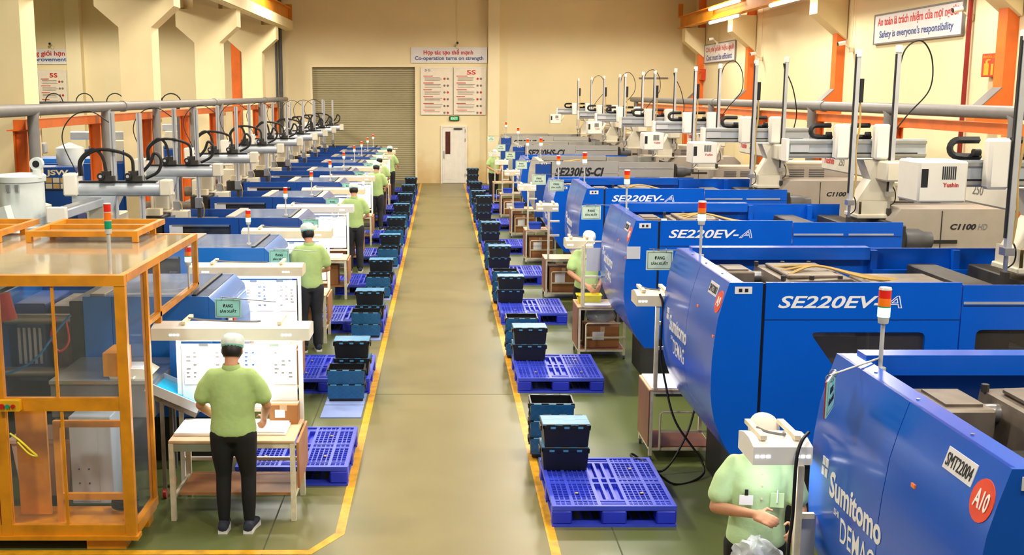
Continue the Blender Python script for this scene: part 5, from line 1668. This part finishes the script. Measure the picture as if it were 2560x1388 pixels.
# the nearest left machine shows its open mould space to the cabin
for ch in list(lb0.children):
    if ch.name.split('.')[0] in ('window_pane', 'window_rail', 'paper_notice') or (ch.name.split('.')[0] == 'front_panel' and max(v.co.x for v in ch.data.vertices) < -.9):
        bpy.data.objects.remove(ch)
    elif ch.name.split('.')[0] in ('tie_bar', 'mould', 'machine_bed'):
        bpy.data.objects.remove(ch)
MB().box(-2.09, -.10, .05, 1.27, .45, .62).build('machine_bed', 'dark_iron', lb0)
for z in (.85, 1.36):
    for yy in (.14, 1.1):
        MB().cyl((-2.6, yy, z), (-.9, yy, z), .05, n=14).build('tie_bar', 'steel', lb0)
MB().box(-1.26, -1.0, 0, .03, .45, 1.6, .004).build('front_panel', 'blue_left', lb0)
MB().box(-1.40, -1.27, .04, 1.26, .55, 1.55, .01).build('moving_platen', 'dark_iron', lb0)
MB().box(-1.68, -1.41, .3, 1.0, .75, 1.45, .01).build('mould_half', 'oily_steel', lb0)
MB().box(-2.0, -1.71, .28, 1.0, .72, 1.48, .01).build('mould_half', 'blue_navy', lb0)
for k in range(5):
    MB().box(-1.98 + .05 * k, -1.955 + .05 * k, .26, .285, .9, 1.25).build('hose_manifold', 'silver', lb0)
t = thing('nozzle_arm', (-3.95, 9.3, .12), 'red nozzle on an amber arm inside the cabin', 'nozzle')
MB().box(-.04, .04, -.04, .04, 0, 1.45).build('stand', 'cage_amber', t)
MB().cyl((0, 0, 1.45), (.22, -.1, 1.55), .02).build('arm', 'cage_amber', t)
MB().cyl((.22, -.1, 1.65), (.25, -.1, 1.42), .055, .075, n=14).build('nozzle', 'hose_red', t)

# conveyor chute feeding the nearest bench
t = thing('conveyor_chute', (-2.28, 9.2, 0), 'teal belt chute sloping down beside the nearest workbench', 'conveyor')
R = Matrix.Rotation(radians(24), 3, 'Y')
MB().cb((0, 0, .90), (.46, .36, .016), 0, R).build('belt', 'conveyor_belt', t)
for s in (-1, 1):
    MB().cb((0, s * .19, .905), (.48, .018, .08), 0, R).build('side_guide', 'silver', t)
MB().cb((-.01, 0, .84), (.44, .32, .07), 0, R).build('frame', 'oily_steel', t)
for s in (-1, 1):
    MB().box(-.12, -.09, s * .15 - .015, s * .15 + .015, .06, .86).build('leg', 'oily_steel', t)
    MB().lathe([(.001, -.014), (.045, -.014), (.045, .014), (.001, .014)], (-.105, s * .15, .045), 14, 'x').build('caster', 'button_red', t)
bp = MB().prism([(-.02, .0), (.3, 0), (.36, .5), (.1, .62), (-.02, .5)], 'y', -.01, .02)
bp.build('blue_guard', 'blue_left', None, loc=(-2.42, 9.62, .75), label='bright blue slanted guard plate behind the chute', cat='guard plate')

# ------------------------------------------------------------------ dryer, blower and boxes behind the cabin
t = thing('hopper_dryer', (-4.78, 12.5, 0), 'white drum dryer hopper behind the amber cabin at far left', 'dryer')
MB().lathe([(.001, 1.15), (.1, 1.15), (.24, 1.45), (.25, 2.45), (.24, 2.46), (.001, 2.46)], (0, 0, 0), 24).build('drum', 'hopper_white', t)
MB().lathe([(.001, 2.46), (.27, 2.46), (.275, 2.52), (.25, 2.54), (.001, 2.56)], (0, 0, 0), 24).build('lid', 'hopper_white', t)
MB().lathe([(.001, -.03), (.075, -.03), (.075, .03), (.001, .03)], (.22, -.08, 2.66), 18, 'y').build('air_outlet', 'hopper_white', t)
MB().lathe([(.001, -.035), (.04, -.035), (.04, -.03)], (.22, -.08, 2.66), 14, 'y').build('outlet_grille', 'ink_black', t)
MB().cyl((.22, -.08, 2.5), (.22, -.08, 2.6), .05, n=12).build('outlet_neck', 'hopper_white', t)
MB().bar((-.1, -.3, 2.2), (.02, -.32, 1.75), .13, .1).build('filter_box', 'hopper_white', t)
MB().bar((.0, -.31, 1.8), (.08, -.33, 1.55), .15, .11).build('filter_cup', 'hopper_mint', t)
MB().bar((-.02, -.36, 1.95), (.02, -.375, 1.86), .12, .02).build('filter_window', 'ink_black', t)
MB().box(-.2, .2, -.2, .2, 0, 1.15).build('stand', 'cabinet_grey', t)
for s in (-.05, .05):
    MB().box(s - .02, s + .02, -.28, -.25, 2.36, 2.44).build('lid_latch', 'steel', t)
t = thing('blower', (-4.5, 11.78, -.06), 'grey snail blower with motor in front of the dryer drum', 'blower')
MB().lathe([(.001, -.06), (.12, -.06), (.14, 0), (.12, .06), (.001, .06)], (-.06, 0, 1.98), 20, 'x').build('housing', 'silver', t)
MB().cyl((.0, 0, 1.98), (.2, 0, 1.98), .065, n=14).build('motor', 'silver', t)
MB().box(.03, .15, -.07, .07, 1.98, 2.08, .01).build('terminal_box', 'silver', t)
MB().box(-.12, .2, -.1, .1, 1.75, 1.86, .01).box(-.06, .14, -.06, .06, .06, 1.75).build('stand', 'cabinet_grey', t)
t = thing('control_box', (-4.2, 11.48, -.08), 'white control box with yellow warning label behind the cabin', 'control box')
MB().box(-.2, .2, -.12, .12, 1.55, 1.86, .012).build('case', 'hopper_white', t)
MB().box(-.14, .14, -.124, -.12, 1.76, 1.83).build('warning_label', 'warn_yellow', t)
MB().box(-.15, .15, -.124, -.12, 1.6, 1.75).build('instruction_label', 'paper', t)
MB().box(-.05, .05, -.05, .05, .08, 1.55).build('stand', 'cabinet_grey', t)
t = thing('control_box', (-4.72, 11.42, -.08), 'small grey control box with green button at the left edge', 'control box')
MB().box(-.09, .09, -.09, .09, 1.5, 1.9, .01).build('case', 'cabinet_grey', t)
MB().cyl((0, 0, 1.9), (0, 0, 1.95), .05, n=14).build('lamp', 'hopper_mint', t)
MB().box(-.05, .05, -.094, -.09, 1.58, 1.66).build('display', 'ink_black', t)
MB().box(-.05, .05, -.05, .05, .08, 1.5).build('stand', 'cabinet_grey', t)

# ------------------------------------------------------------------ blue machines of the neighbouring bay
def make_bay(label):
    t = thing('moulding_machine', (0, 0, 0), label, 'machine', 'machines of the neighbouring bay')
    MB().box(-.45, .45, 0, .5, .3, 2.08, .01).build('cabinet', 'blue_navy', t)
    MB().box(-.40, .45, -.006, 0, 1.64, 1.66).build('seam', 'black', t)
    for a in range(3):
        for b in range(2):
            MB().box(-.12 + .14 * a, .0 + .14 * a, -.008, 0, 1.74 + .11 * b - .06, 1.83 + .11 * b - .06).build('notice', 'cable_tan' if (a + b) % 2 else 'robot_beige', t)
    lettering('JSW', .42, .13, lambda u, v, d: (-.10 + u, -d, 1.9 + v), 'lamp_cream', t, bold=.03)
    MB().box(-3.4, -.47, .1, 1.4, .4, 1.75, .02).build('clamp_cover', 'blue_navy', t)
    MB().box(-3.3, -1.0, .2, 1.3, 1.75, 1.85, .01).build('top_cover', 'blue_left', t)
    MB().box(-3.3, .4, .15, 1.3, 0, .4).build('base', 'dark_iron', t)
    MB().box(-1.0, -.5, .4, 1.0, 1.75, 2.3, .03).build('robot_mount', 'robot_beige', t)
    MB().box(-1.9, -.3, .55, .75, 2.3, 2.5, .02).build('robot_beam', 'silver', t)
    MB().lathe([(.1, 1.75), (.26, 2.15), (.26, 2.4), (.02, 2.5)], (.1, .8, 0), 16).build('hopper', 'hopper_white', t)
    return t
by0 = make_bay('x')
for i, (x, y) in enumerate(((-7.3, 20.6), (-7.35, 27.0), (-7.5, 33.6))):
    m = by0 if i == 0 else dup(by0)
    m.location = (x, y, 0)
    m['label'] = '%s blue machine of the neighbouring bay behind the orange frame' % nth(i, 3)
